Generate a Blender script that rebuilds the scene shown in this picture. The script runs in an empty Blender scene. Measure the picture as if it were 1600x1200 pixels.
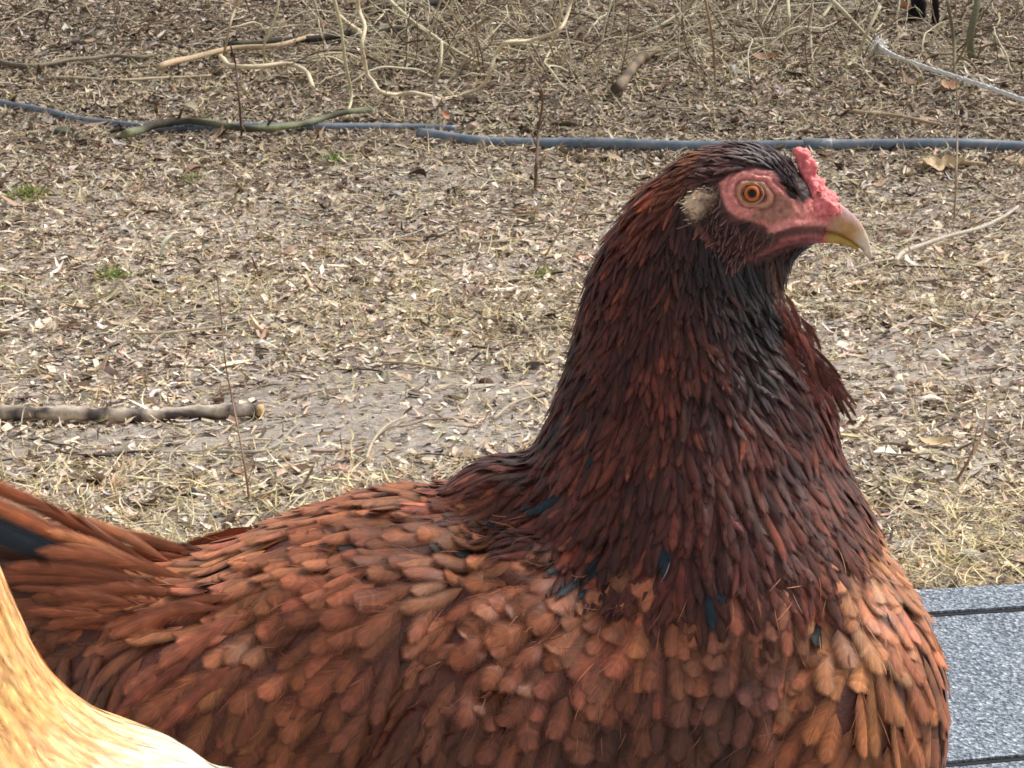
import bpy, bmesh, math, random
import numpy as np
from mathutils import Vector, Matrix, noise
from mathutils.bvhtree import BVHTree

random.seed(7)
rng = np.random.default_rng(11)
C = bpy.context.scene.collection
SC = bpy.context.scene

# ------------------------------------------------------------------ camera, sky, sun, exposure
PITCH = math.radians(14.0)
CAM = Vector((0, 0, 1.6))
W36 = 0.36                                   # frame width at 1 m
cd = bpy.data.cameras.new('camera'); cam = bpy.data.objects.new('camera', cd); C.objects.link(cam)
cam.location = CAM; cam.rotation_euler = (math.radians(90) - PITCH, 0, 0)
cd.sensor_width = 36; cd.lens = 100; cd.clip_start = 0.02; cd.clip_end = 2000
cd.dof.use_dof = True; cd.dof.focus_distance = 0.94; cd.dof.aperture_fstop = 260
SC.camera = cam

SUN_EL, SUN_AZ = 52, 62                      # azimuth clockwise from +Y
world = bpy.data.worlds.new('World'); SC.world = world; world.use_nodes = True
nt = world.node_tree; nt.nodes.clear()
wo = nt.nodes.new('ShaderNodeOutputWorld'); bg = nt.nodes.new('ShaderNodeBackground')
sky = nt.nodes.new('ShaderNodeTexSky'); sky.sky_type = 'NISHITA'; sky.sun_disc = False
sky.sun_elevation = math.radians(SUN_EL); sky.sun_rotation = math.radians(SUN_AZ)
sky.air_density = 1.0; sky.dust_density = 4.0
hs = nt.nodes.new('ShaderNodeHueSaturation'); hs.inputs['Saturation'].default_value = 0.25
nt.links.new(sky.outputs[0], hs.inputs['Color']); nt.links.new(hs.outputs[0], bg.inputs[0])
bg.inputs[1].default_value = 0.12
nt.links.new(bg.outputs[0], wo.inputs[0])
sl = bpy.data.lights.new('sun', 'SUN'); so = bpy.data.objects.new('sun', sl); C.objects.link(so)
sl.energy = 2.1; sl.angle = math.radians(18); sl.color = (1.0, 0.95, 0.88)
a, e = math.radians(SUN_AZ), math.radians(SUN_EL)
sd = Vector((math.sin(a) * math.cos(e), math.cos(a) * math.cos(e), math.sin(e)))
so.rotation_euler = sd.to_track_quat('Z', 'Y').to_euler(); so.location = (5, 5, 8)
SC.view_settings.view_transform = 'Standard'; SC.view_settings.look = 'None'
SC.view_settings.exposure = 0.5; SC.view_settings.gamma = 1.0
SC.cycles.transparent_max_bounces = 24; SC.cycles.max_bounces = 6

# ------------------------------------------------------------------ picture <-> world helpers
cp, sp = math.cos(PITCH), math.sin(PITCH)
def ray(px, py):
    a = (px - 800) / 1600 * W36; b = (600 - py) / 1600 * W36
    return Vector((a, cp + b * sp, -sp + b * cp))
def at(px, py, Y):
    d = ray(px, py); return CAM + d * (Y / d.y)
def terr(x, y):
    return 0.018 * (np.sin(x * 1.3 + 0.7) * np.cos(y * 1.1) + 0.5 * np.sin(x * 3.1 + y * 2.3)) \
         + 0.006 * np.sin(x * 9.0 + 1.0) * np.sin(y * 8.0)
def gnd(px, py, h=0.0):
    d = ray(px, py); z = 0.0
    for _ in range(6):
        t = (z + h - CAM.z) / d.z; p = CAM + d * t; z = float(terr(p.x, p.y))
    return p
def project(P):                               # Nx3 -> px, py
    v = P - np.array(CAM)
    dpt = v[:, 1] * cp - v[:, 2] * sp; up = v[:, 1] * sp + v[:, 2] * cp
    return 800 + v[:, 0] / dpt / W36 * 1600, 600 - up / dpt / W36 * 1600
def lin(r, g, b):
    f = lambda c: (c / 255 / 12.92) if c / 255 <= 0.04045 else ((c / 255 + 0.055) / 1.055) ** 2.4
    return np.array([f(r), f(g), f(b)])
def sstep(a, b, x):
    t = np.clip((x - a) / (b - a), 0, 1); return t * t * (3 - 2 * t)

# ------------------------------------------------------------------ object helpers
def tag(o, label=None, cat=None, group=None, kind=None):
    if label: o['label'] = label
    if cat: o['category'] = cat
    if group: o['group'] = group
    if kind: o['kind'] = kind
    return o
def empty(name, loc, label, cat, group=None):
    o = bpy.data.objects.new(name, None); C.objects.link(o); o.location = loc
    o.empty_display_size = 0.05
    bpy.context.view_layer.update()
    return tag(o, label, cat, group)
def link(name, me, mat, parent=None, smooth=True):
    if mat is not None:
        me.materials.clear(); me.materials.append(mat)
    if smooth: me.polygons.foreach_set('use_smooth', [True] * len(me.polygons))
    o = bpy.data.objects.new(name, me); C.objects.link(o)
    if parent is not None:
        o.parent = parent
        o.matrix_parent_inverse = Matrix.Translation(parent_world(parent)).inverted()
    return o
def parent_world(p):
    return Vector((0, 0, 0)) if p.parent is not None else Vector(p.location)
def np_mesh(name, V, F, col=None, uv=None):
    """V Nx3, F list of int arrays (k x 3 or k x 4), col Nx3 per vertex, uv Nx2 per vertex"""
    me = bpy.data.meshes.new(name)
    V = np.asarray(V, dtype=np.float32)
    loops = np.concatenate([f.ravel() for f in F]).astype(np.int32)
    tot = np.concatenate([np.full(len(f), f.shape[1]) for f in F]).astype(np.int32)
    st = np.concatenate([[0], np.cumsum(tot)[:-1]]).astype(np.int32)
    me.vertices.add(len(V)); me.loops.add(len(loops)); me.polygons.add(len(tot))
    me.vertices.foreach_set('co', V.ravel())
    me.loops.foreach_set('vertex_index', loops)
    me.polygons.foreach_set('loop_start', st)
    try: me.polygons.foreach_set('loop_total', tot)
    except Exception: pass
    if col is not None:
        at_ = me.color_attributes.new('Col', 'FLOAT_COLOR', 'POINT')
        c4 = np.ones((len(V), 4), dtype=np.float32); c4[:, :3] = col
        at_.data.foreach_set('color', c4.ravel())
    if uv is not None:
        ul = me.uv_layers.new(name='UVMap')
        ul.data.foreach_set('uv', np.asarray(uv, dtype=np.float32)[loops].ravel())
    me.update(calc_edges=True); me.validate()
    return me
def loft(bm, secs, axis_pts=None):
    """secs: list of lists of Vector rings of equal length"""
    rings = [[bm.verts.new(p) for p in s] for s in secs]
    n = len(rings[0])
    for a, b in zip(rings[:-1], rings[1:]):
        for i in range(n): bm.faces.new((a[i], a[(i + 1) % n], b[(i + 1) % n], b[i]))
    for r, flip in ((rings[0], True), (rings[-1], False)):
        c = bm.verts.new(sum((v.co for v in r), Vector()) / n)
        for i in range(n):
            f = (r[i], r[(i + 1) % n], c); bm.faces.new(f[::-1] if flip else f)
    return rings
def bm_mesh(name, bm):
    bmesh.ops.recalc_face_normals(bm, faces=bm.faces)
    me = bpy.data.meshes.new(name); bm.to_mesh(me); bm.free(); return me
def remesh(me, vox, smooth=6, fac=0.5):
    o = bpy.data.objects.new('tmp', me); C.objects.link(o)
    m = o.modifiers.new('r', 'REMESH'); m.mode = 'VOXEL'; m.voxel_size = vox
    if smooth:
        s = o.modifiers.new('s', 'SMOOTH'); s.iterations = smooth; s.factor = fac
    dg = bpy.context.evaluated_depsgraph_get(); dg.update()
    me2 = bpy.data.meshes.new_from_object(o.evaluated_get(dg))
    bpy.data.objects.remove(o); return me2
def tube_arrays(pts, radii, n=8, jitter=0.0, seed=0):
    """smooth tube through pts; returns V, quads, ring t"""
    pts = [Vector(p) for p in pts]
    N = len(pts); V = []; T = []
    prev = None
    for i, p in enumerate(pts):
        t = (pts[min(i + 1, N - 1)] - pts[max(i - 1, 0)])
        if t.length < 1e-9: t = Vector((1, 0, 0))
        t.normalize()
        if prev is None:
            s = t.cross(Vector((0, 0, 1)))
            if s.length < 0.1: s = t.cross(Vector((0, 1, 0)))
        else:
            s = prev - t * prev.dot(t)
        s.normalize(); prev = s; u = t.cross(s)
        for k in range(n):
            an = 2 * math.pi * k / n
            d = s * math.cos(an) + u * math.sin(an)
            r = radii[i]
            if jitter: r *= 1 + jitter * noise.noise(Vector((p * 60) + d * 1.3 + Vector((seed, 0, 0))))
            V.append(p + d * r); T.append(i / max(1, N - 1))
    F = []
    for i in range(N - 1):
        for k in range(n):
            F.append((i * n + k, i * n + (k + 1) % n, (i + 1) * n + (k + 1) % n, (i + 1) * n + k))
    V.append(pts[0]); V.append(pts[-1]); T += [0, 1]
    a0, a1 = len(V) - 2, len(V) - 1
    Tr = [((k + 1) % n, k, a0) for k in range(n)] + [((N - 1) * n + k, (N - 1) * n + (k + 1) % n, a1) for k in range(n)]
    return np.array([list(v) for v in V]), np.array(F), np.array(Tr), np.array(T)
def crspline(pts, sub=6):
    pts = [Vector(p) for p in pts]
    if len(pts) < 3:
        return [pts[0].lerp(pts[-1], k / sub) for k in range(sub + 1)]
    P = [pts[0] * 2 - pts[1]] + pts + [pts[-1] * 2 - pts[-2]]
    out = []
    for i in range(1, len(P) - 2):
        for k in range(sub):
            t = k / sub; a, b, c, d = P[i - 1], P[i], P[i + 1], P[i + 2]
            out.append(0.5 * ((2 * b) + (c - a) * t + (2 * a - 5 * b + 4 * c - d) * t * t + (3 * b - a - 3 * c + d) * t ** 3))
    out.append(pts[-1]); return out
class Acc:
    def __init__(s): s.V = []; s.Q = []; s.T = []; s.C = []; s.U = []; s.n = 0
    def add(s, V, Q, T, col, uv=None):
        s.V.append(V); 
        if Q is not None and len(Q): s.Q.append(np.asarray(Q) + s.n)
        if T is not None and len(T): s.T.append(np.asarray(T) + s.n)
        c = np.asarray(col, dtype=float)
        if c.ndim == 1: c = np.tile(c, (len(V), 1))
        s.C.append(c)
        s.U.append(uv if uv is not None else np.zeros((len(V), 2)))
        s.n += len(V)
    def mesh(s, name):
        F = []
        if s.Q: F.append(np.concatenate(s.Q))
        if s.T: F.append(np.concatenate(s.T))
        return np_mesh(name, np.concatenate(s.V), F, np.concatenate(s.C), np.concatenate(s.U))

# ------------------------------------------------------------------ materials
def mat_new(name):
    m = bpy.data.materials.new(name); m.use_nodes = True
    nt = m.node_tree; b = nt.nodes['Principled BSDF']; return m, nt, b
def N(nt, t, **kw):
    n = nt.nodes.new(t)
    for k, v in kw.items(): setattr(n, k, v)
    return n
def math_n(nt, op, a, b=None, c=None):
    n = N(nt, 'ShaderNodeMath', operation=op)
    for i, x in enumerate((a, b, c)):
        if x is None: continue
        if hasattr(x, 'links') or hasattr(x, 'is_output'): nt.links.new(x, n.inputs[i])
        else: n.inputs[i].default_value = x
    return n.outputs[0]
def noise_n(nt, vec, scale, detail=4, rough=0.6, dist=0.0):
    n = N(nt, 'ShaderNodeTexNoise'); n.inputs['Scale'].default_value = scale
    n.inputs['Detail'].default_value = detail; n.inputs['Roughness'].default_value = rough
    n.inputs['Distortion'].default_value = dist
    if vec is not None: nt.links.new(vec, n.inputs['Vector'])
    return n
def ramp(nt, fac, stops):
    r = N(nt, 'ShaderNodeValToRGB'); nt.links.new(fac, r.inputs[0])
    el = r.color_ramp.elements
    while len(el) < len(stops): el.new(0.5)
    for e_, (p, c) in zip(el, stops):
        e_.position = p; e_.color = (*c[:3], 1) if len(c) >= 3 else (c[0],) * 3 + (1,)
    return r
def mulc(nt, a, b, fac=1.0, mode='MULTIPLY'):
    m = N(nt, 'ShaderNodeMix', data_type='RGBA', blend_type=mode)
    m.inputs[0].default_value = fac if not hasattr(fac, 'is_output') else 0
    if hasattr(fac, 'is_output'): nt.links.new(fac, m.inputs[0])
    for i, x in ((6, a), (7, b)):
        if hasattr(x, 'is_output'): nt.links.new(x, m.inputs[i])
        else: m.inputs[i].default_value = (*x, 1)
    return m.outputs[2]
def bump(nt, b, h, strength=0.3, dist=0.001):
    n = N(nt, 'ShaderNodeBump'); n.inputs['Strength'].default_value = strength
    n.inputs['Distance'].default_value = dist
    nt.links.new(h, n.inputs['Height']); nt.links.new(n.outputs[0], b.inputs['Normal'])

def feather_mat(name, rough=0.5, spec=0.35, sheen=0.15, var=0.35, hue=(1.16, 1.06, 0.95), soft=2.4, bmp=0.2, tipf=0.88):
    m, nt, b = mat_new(name)
    at_ = N(nt, 'ShaderNodeAttribute', attribute_name='Col')
    uv = N(nt, 'ShaderNodeUVMap', uv_map='UVMap'); sx = N(nt, 'ShaderNodeSeparateXYZ'); nt.links.new(uv.outputs[0], sx.inputs[0])
    # chevron of barbs: v - 0.5*|u|
    au = math_n(nt, 'ABSOLUTE', sx.outputs[0])
    ch = math_n(nt, 'SUBTRACT', sx.outputs[1], math_n(nt, 'MULTIPLY', au, 0.45))
    cx = N(nt, 'ShaderNodeCombineXYZ'); nt.links.new(math_n(nt, 'MULTIPLY', ch, 60.0), cx.inputs[0]); nt.links.new(math_n(nt, 'MULTIPLY', au, 1.2), cx.inputs[1])
    geo = N(nt, 'ShaderNodeNewGeometry'); ob = N(nt, 'ShaderNodeTexCoord')
    nb = noise_n(nt, cx.outputs[0], 1.0, 3, 0.6)
    no = noise_n(nt, ob.outputs['Object'], 160, 3, 0.6)
    k = ramp(nt, nb.outputs[0], [(0.3, (1 - var,) * 3), (0.7, (1 + var * 0.8,) * 3)])
    c = mulc(nt, at_.outputs[0], k.outputs[0])
    k2 = ramp(nt, no.outputs[0], [(0.3, (0.78, 0.78, 0.78)), (0.7, hue)])
    c = mulc(nt, c, k2.outputs[0])
    # pale shaft
    sh = ramp(nt, au, [(0.0, (1, 1, 1)), (0.07, (0, 0, 0))])
    sf = math_n(nt, 'MULTIPLY', sh.outputs[0], 0.28)
    c = mulc(nt, c, mulc(nt, c, (1.9, 1.7, 1.6)), sf, 'MIX')
    nt.links.new(c, b.inputs['Base Color'])
    al = math_n(nt, 'ADD', math_n(nt, 'MULTIPLY', math_n(nt, 'SUBTRACT', 1.0, au), soft), math_n(nt, 'MULTIPLY', math_n(nt, 'MULTIPLY', math_n(nt, 'SUBTRACT', nb.outputs[0], 0.5), 1.6), au))
    tf = N(nt, 'ShaderNodeMapRange'); nt.links.new(sx.outputs[1], tf.inputs[0]); tf.inputs[1].default_value = 1.0; tf.inputs[2].default_value = tipf; tf.inputs[3].default_value = 0.0; tf.inputs[4].default_value = 1.0
    al = math_n(nt, 'MULTIPLY', al, tf.outputs[0])
    cl_ = N(nt, 'ShaderNodeClamp'); nt.links.new(al, cl_.inputs[0]); nt.links.new(cl_.outputs[0], b.inputs['Alpha'])
    b.inputs['Roughness'].default_value = rough; b.inputs['Specular IOR Level'].default_value = spec
    b.inputs['Sheen Weight'].default_value = sheen; b.inputs['Sheen Roughness'].default_value = 0.4
    bump(nt, b, nb.outputs[0], bmp, 0.0005)
    return m
M_FEATH = feather_mat('russet_feather', 0.46, 0.34, 0.02, 0.5, soft=1.7)
M_HACK = feather_mat('mahogany_feather', 0.38, 0.32, 0.0, 0.5, soft=1.7)
M_BUFF = feather_mat('buff_feather', 0.6, 0.3, 0.2, 0.10, (1.1, 1.02, 0.95), 1.5, 0.0, 0.6)

def vcol_mat(name, rough=0.6, spec=0.4, nscale=900, bstr=0.4, bdist=0.0005, var=0.25, sss=0.0, coat=0):
    m, nt, b = mat_new(name)
    at_ = N(nt, 'ShaderNodeAttribute', attribute_name='Col'); tc = N(nt, 'ShaderNodeTexCoord')
    no = noise_n(nt, tc.outputs['Object'], nscale, 5, 0.65)
    k = ramp(nt, no.outputs[0], [(0.25, (1 - var,) * 3), (0.75, (1 + var,) * 3)])
    nt.links.new(mulc(nt, at_.outputs[0], k.outputs[0]), b.inputs['Base Color'])
    b.inputs['Roughness'].default_value = rough; b.inputs['Specular IOR Level'].default_value = spec
    if sss:
        b.inputs['Subsurface Weight'].default_value = sss; b.inputs['Subsurface Radius'].default_value = (0.003, 0.001, 0.0007)
        b.inputs['Subsurface Scale'].default_value = 1.0
    if coat: b.inputs['Coat Weight'].default_value = coat
    bump(nt, b, no.outputs[0], bstr, bdist)
    return m
M_SKIN = vcol_mat('hen_skin', 0.48, 0.45, 700, 0.6, 0.0008, 0.22, 0.15)
M_COMB = vcol_mat('comb_skin', 0.42, 0.5, 500, 0.7, 0.0012, 0.2, 0.3)
M_BEAK = vcol_mat('beak_horn', 0.45, 0.4, 420, 0.4, 0.0005, 0.22, 0.1)
M_EYE = vcol_mat('eye_iris', 0.05, 0.35, 1500, 0.0, 0.0001, 0.35, 0, 0.0)
M_LITTER = vcol_mat('dry_litter', 0.75, 0.25, 60, 0.3, 0.002, 0.3)
M_TWIG = vcol_mat('twig_bark', 0.8, 0.25, 90, 0.6, 0.003, 0.35)
M_STRAW = vcol_mat('dry_grass', 0.65, 0.3, 30, 0.2, 0.001, 0.2)
M_LEG = vcol_mat('leg_scales', 0.5, 0.4, 300, 0.5, 0.001, 0.2)

# ------------------------------------------------------------------ value noise for maps
_G = rng.random((256, 256))
def vn(x, y, s):
    x = x * s + 1000.3; y = y * s + 1000.7
    xi = np.floor(x).astype(int); yi = np.floor(y).astype(int); fx = x - xi; fy = y - yi
    fx = fx * fx * (3 - 2 * fx); fy = fy * fy * (3 - 2 * fy)
    g = lambda i, j: _G[i % 256, j % 256]
    return (g(xi, yi) * (1 - fx) * (1 - fy) + g(xi + 1, yi) * fx * (1 - fy) + g(xi, yi + 1) * (1 - fx) * fy + g(xi + 1, yi + 1) * fx * fy)
def fbm(x, y, s): return 0.55 * vn(x, y, s) + 0.3 * vn(x + 31, y + 7, s * 2.1) + 0.15 * vn(x + 5, y + 77, s * 4.3)

#@@GROUND
# ------------------------------------------------------------------ ground sheet
def axis(lo, hi, step, far):
    a = list(np.arange(lo, hi + 1e-6, step)); s = step
    while a[-1] < far: s *= 1.35; a.append(a[-1] + s)
    s = step
    while a[0] > -far: s *= 1.35; a.insert(0, a[0] - s)
    return np.array(a)
gx = axis(-5, 5, 0.045, 400); gy = axis(3.5, 18, 0.06, 400)
X, Y = np.meshgrid(gx, gy, indexing='ij'); Z = terr(X, Y)
Z += 0.008 * (vn(X, Y, 9.0) - 0.5) * (np.abs(X) < 6) * (Y < 20)
V = np.stack([X.ravel(), Y.ravel(), Z.ravel()], 1); ny = len(gy)
ii, jj = np.meshgrid(np.arange(len(gx) - 1), np.arange(ny - 1), indexing='ij'); b0 = (ii * ny + jj).ravel()
F = np.stack([b0, b0 + ny, b0 + ny + 1, b0 + 1], 1)
m, nt, b = mat_new('bare_soil')
tc = N(nt, 'ShaderNodeTexCoord')
n1 = noise_n(nt, tc.outputs['Object'], 0.8, 5, 0.6); n2 = noise_n(nt, tc.outputs['Object'], 14, 7, 0.7, 0.6)
n3 = noise_n(nt, tc.outputs['Object'], 75, 6, 0.75)
c1 = ramp(nt, n2.outputs[0], [(0.3, lin(134, 125, 117)), (0.5, lin(188, 178, 168)), (0.72, lin(214, 205, 194))])
c2 = ramp(nt, n1.outputs[0], [(0.35, (0.8, 0.77, 0.74)), (0.65, (1.05, 1.05, 1.05))])
c3 = ramp(nt, n3.outputs[0], [(0.3, (0.6, 0.58, 0.56)), (0.5, (1, 1, 1)), (0.75, (1.35, 1.3, 1.22))])
sy = N(nt, 'ShaderNodeSeparateXYZ'); nt.links.new(tc.outputs['Object'], sy.inputs[0])
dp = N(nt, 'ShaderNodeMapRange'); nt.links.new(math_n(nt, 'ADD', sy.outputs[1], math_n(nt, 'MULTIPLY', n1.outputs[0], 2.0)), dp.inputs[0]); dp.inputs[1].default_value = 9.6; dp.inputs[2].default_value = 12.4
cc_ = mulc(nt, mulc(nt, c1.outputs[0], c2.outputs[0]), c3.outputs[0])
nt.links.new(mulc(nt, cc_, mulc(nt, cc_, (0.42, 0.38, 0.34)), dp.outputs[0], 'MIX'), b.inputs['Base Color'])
b.inputs['Roughness'].default_value = 0.9; b.inputs['Specular IOR Level'].default_value = 0.2
bump(nt, b, math_n(nt, 'ADD', n2.outputs[0], n3.outputs[0]), 0.9, 0.012)
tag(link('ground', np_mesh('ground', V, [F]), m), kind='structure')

# ------------------------------------------------------------------ litter (leaves, chips, straw, twiglets)
def scatter_pts(n, dens, d0=4.2, d1=16.5, fr=0.30):
    """uniform on the ground inside a widened wedge, thinned by dens(x,y,px,py)"""
    out = []
    got = 0
    while got < n:
        k = n * 2
        d = np.sqrt(rng.random(k) * (d1 * d1 - d0 * d0) + d0 * d0)
        x = (rng.random(k) * 2 - 1) * fr * d; y = d
        P = np.stack([x, y, terr(x, y)], 1); px, py = project(P)
        keep = rng.random(k) < dens(x, y, px, py)
        out.append(P[keep]); got += keep.sum()
    return np.concatenate(out)[:n]
def euler_mats(yaw, pit, rol):
    cy, sy, cpp, spp, cr, sr = np.cos(yaw), np.sin(yaw), np.cos(pit), np.sin(pit), np.cos(rol), np.sin(rol)
    R = np.empty((len(yaw), 3, 3))
    R[:, 0, 0] = cy * cpp; R[:, 0, 1] = cy * spp * sr - sy * cr; R[:, 0, 2] = cy * spp * cr + sy * sr
    R[:, 1, 0] = sy * cpp; R[:, 1, 1] = sy * spp * sr + cy * cr; R[:, 1, 2] = sy * spp * cr - cy * sr
    R[:, 2, 0] = -spp; R[:, 2, 1] = cpp * sr; R[:, 2, 2] = cpp * cr
    return R
def palette(n, cols, wts, var=0.18):
    cols = np.array([lin(*c) for c in cols]); wts = np.array(wts) / sum(wts)
    c = cols[rng.choice(len(cols), n, p=wts)]
    return c * (1 + var * rng.standard_normal((n, 1))).clip(0.4, 1.8) * (1 + 0.04 * rng.standard_normal((n, 3)))
def ribbons(P, L, Wd, segs, curl, wig, cup, tilt, cols, prof, lift=0.003, roll=None):
    n = len(P); s = np.linspace(0, 1, segs + 1); w = prof(s)
    yaw = rng.random(n) * 2 * math.pi; pit = rng.standard_normal(n) * tilt; rol = (rng.standard_normal(n) * (tilt * 1.5 if roll is None else roll))
    x = (s[None] - 0.5) * L[:, None]
    side = wig[:, None] * L[:, None] * np.sin(s[None] * math.pi * 1.3 + rng.random((n, 1)) * 6)
    z = curl[:, None] * L[:, None] * (2 * s[None] - 1) ** 2
    verts = np.empty((n, segs + 1, 3, 3))
    for k, u in enumerate((-1, 0, 1)):
        verts[:, :, k, 0] = x
        verts[:, :, k, 1] = side + u * w[None] * Wd[:, None] / 2 * (1 + 0.25 * rng.standard_normal((n, segs + 1)) * abs(u))
        verts[:, :, k, 2] = z + abs(u) * cup[:, None] * Wd[:, None] * w[None]
    R = euler_mats(yaw, pit, rol)
    verts = verts.reshape(n, -1, 3)
    verts = np.einsum('nij,nkj->nki', R, verts)
    zmin = verts[:, :, 2].min(1)
    verts += P[:, None, :]
    verts[:, :, 2] += (-zmin * rng.uniform(0.35, 1.0, n) + lift * rng.random(n))[:, None]
    f = []
    for i in range(segs):
        for k in range(2):
            a_ = i * 3 + k; f.append((a_, a_ + 1, a_ + 4, a_ + 3))
    f = np.array(f)[None] + (np.arange(n) * (segs + 1) * 3)[:, None, None]
    c = np.repeat(cols, (segs + 1) * 3, 0)
    c = c * rng.uniform(0.88, 1.12, (len(c), 1))
    return verts.reshape(-1, 3), f.reshape(-1, 4), c
lens = lambda s: np.sqrt(np.clip(np.sin(np.clip(s, 0.03, 0.97) * math.pi), 0.02, 1)) 
leaf = lambda s: np.clip(np.sin(s ** 0.8 * math.pi), 0.06, 1)
def dn_leaf(x, y, px, py):                   # more and browner leaves far away; bare patch mid
    base = 0.42 + 0.50 * sstep(330, 180, py)
    base *= 0.45 + 1.0 * fbm(x, y, 1.3)
    bare = 1.1 * np.exp(-((px - 640) / 330) ** 2 - ((py - 640) / 85) ** 2) + 0.8 * np.exp(-((px - 700) / 160) ** 2 - ((py - 275) / 22) ** 2) \
        + 0.7 * np.exp(-((px - 1500) / 200) ** 2 - ((py - 570) / 50) ** 2) + 0.8 * np.exp(-((px - 150) / 300) ** 2 - ((py - 690) / 25) ** 2)
    base *= 1 - 0.88 * np.clip(bare, 0, 1)
    return np.clip(base * 1.2, 0.03, 1)
LEAFC = [(216, 198, 174), (204, 182, 156), (184, 158, 132), (146, 122, 102), (100, 84, 72), (234, 224, 208), (190, 180, 168)]
n = 42000
P = scatter_pts(n, dn_leaf)
far = sstep(7.5, 10.5, P[:, 1])
L = rng.lognormal(math.log(0.029), 0.42, n).clip(0.012, 0.08) * (0.85 + 0.35 * far); Wd = L * rng.uniform(0.16, 0.5, n)
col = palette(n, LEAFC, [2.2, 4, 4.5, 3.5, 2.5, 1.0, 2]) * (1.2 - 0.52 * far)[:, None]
V1, F1, c1_ = ribbons(P, L, Wd, 4, rng.normal(0.12, 0.16, n), rng.normal(0, 0.07, n), rng.normal(0.15, 0.22, n), 0.20, col, leaf)
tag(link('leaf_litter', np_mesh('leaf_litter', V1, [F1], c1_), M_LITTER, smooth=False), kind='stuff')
n = 170000
P = scatter_pts(n, lambda x, y, px, py: np.clip(0.25 + 0.8 * dn_leaf(x, y, px, py), 0, 1))
far = sstep(7.5, 10.5, P[:, 1])
L = rng.lognormal(math.log(0.020), 0.5, n).clip(0.007, 0.08); L *= 1.25; Wd = L * rng.uniform(0.05, 0.26, n)
col = palette(n, LEAFC + [(190, 184, 172)], [2.6, 4, 4.5, 4, 3, 1.0, 3, 1.2], 0.22) * (1.2 - 0.52 * far)[:, None]
V1, F1, c1_ = ribbons(P, L, Wd, 3, rng.normal(0.08, 0.15, n), rng.normal(0, 0.12, n), rng.normal(0.1, 0.2, n), 0.2, col, lens, 0.006)
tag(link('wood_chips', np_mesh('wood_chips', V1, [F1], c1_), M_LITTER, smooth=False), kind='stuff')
n = 300000
P = scatter_pts(n, lambda x, y, px, py: np.clip(0.10 + 1.5 * dn_leaf(x, y, px, py), 0, 1), 4.3, 14.5, 0.26)
far = sstep(7.5, 10.5, P[:, 1])
L = rng.lognormal(math.log(0.0115), 0.5, n).clip(0.004, 0.035); Wd = L * rng.uniform(0.15, 0.6, n)
col = palette(n, [(214, 200, 180), (196, 180, 160), (170, 152, 132), (126, 108, 94), (86, 74, 66), (60, 52, 48)], [3.4, 5, 4.5, 2.8, 1.8, 0.9], 0.2) * (1.24 - 0.52 * far)[:, None]
V1, F1, c1_ = ribbons(P, L, Wd, 1, rng.normal(0.05, 0.1, n), rng.normal(0, 0.02, n), rng.normal(0.1, 0.2, n), 0.25, col, lambda s: np.ones_like(s), 0.004)
tag(link('litter_crumbs', np_mesh('litter_crumbs', V1, [F1], c1_), M_LITTER, smooth=False), kind='stuff')
def dn_straw(x, y, px, py):
    b_ = 0.16 + 0.84 * sstep(690, 800, py + 60 * (fbm(x, y, 2.0) - 0.5)) 
    b_ += 0.35 * np.exp(-((py - 470) / 90) ** 2) * (fbm(x, y, 1.7) > 0.52)
    b_ *= 1 - 0.7 * np.exp(-((px - 500) / 300) ** 2 - ((py - 650) / 60) ** 2)
    return np.clip(b_ * (0.3 + 1.1 * fbm(x, y, 3.0)), 0.02, 1)
n = 30000
P = scatter_pts(n, dn_straw, 4.2, 12.5)
near = sstep(7.0, 5.6, P[:, 1])
L = rng.lognormal(math.log(0.065), 0.4, n).clip(0.02, 0.16); Wd = rng.uniform(0.0018, 0.0042, n)
col = palette(n, [(222, 206, 160), (208, 190, 146), (200, 186, 158), (232, 222, 190), (172, 154, 120), (190, 180, 130)], [3, 3, 3, 2, 2, 1]) * np.array([1.0, 0.99, 0.93]) * (0.85 + 0.2 * near)[:, None]
V1, F1, c1_ = ribbons(P, L, Wd, 6, rng.normal(0.12, 0.12, n), rng.normal(0, 0.16, n), rng.normal(0.0, 0.1, n), 0.28, col, lens, 0.012)
tag(link('dry_grass', np_mesh('dry_grass', V1, [F1], c1_), M_STRAW), kind='stuff')
# twiglets: thin crooked strands
n = 3600
P = scatter_pts(n, lambda x, y, px, py: 0.4 + 0.6 * sstep(300, 100, py))
ac = Acc()
for i in range(n):
    l = random.lognormvariate(math.log(0.13), 0.5); l = min(l, 0.5); th = random.uniform(0, 2 * math.pi)
    r = random.uniform(0.0012, 0.0035) * (0.6 + l * 2); p = Vector(P[i]); pts = []
    for k in range(6):
        z = float(terr(p.x, p.y)) + r * 1.3 + (0.012 * random.random())
        pts.append(Vector((p.x, p.y, z))); th += random.gauss(0, 0.28)
        p = p + Vector((math.cos(th), math.sin(th), 0)) * (l / 5)
    V1, Q, T_, t_ = tube_arrays(pts, [r * (1 - 0.5 * k / 5) for k in range(6)], 4)
    ac.add(V1, Q, T_, lin(*random.choice([(176, 160, 138), (150, 130, 108), (110, 92, 74), (196, 184, 164), (84, 70, 60)])))
tag(link('fallen_twigs', ac.mesh('fallen_twigs'), M_TWIG), kind='stuff')
#@@END

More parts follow.
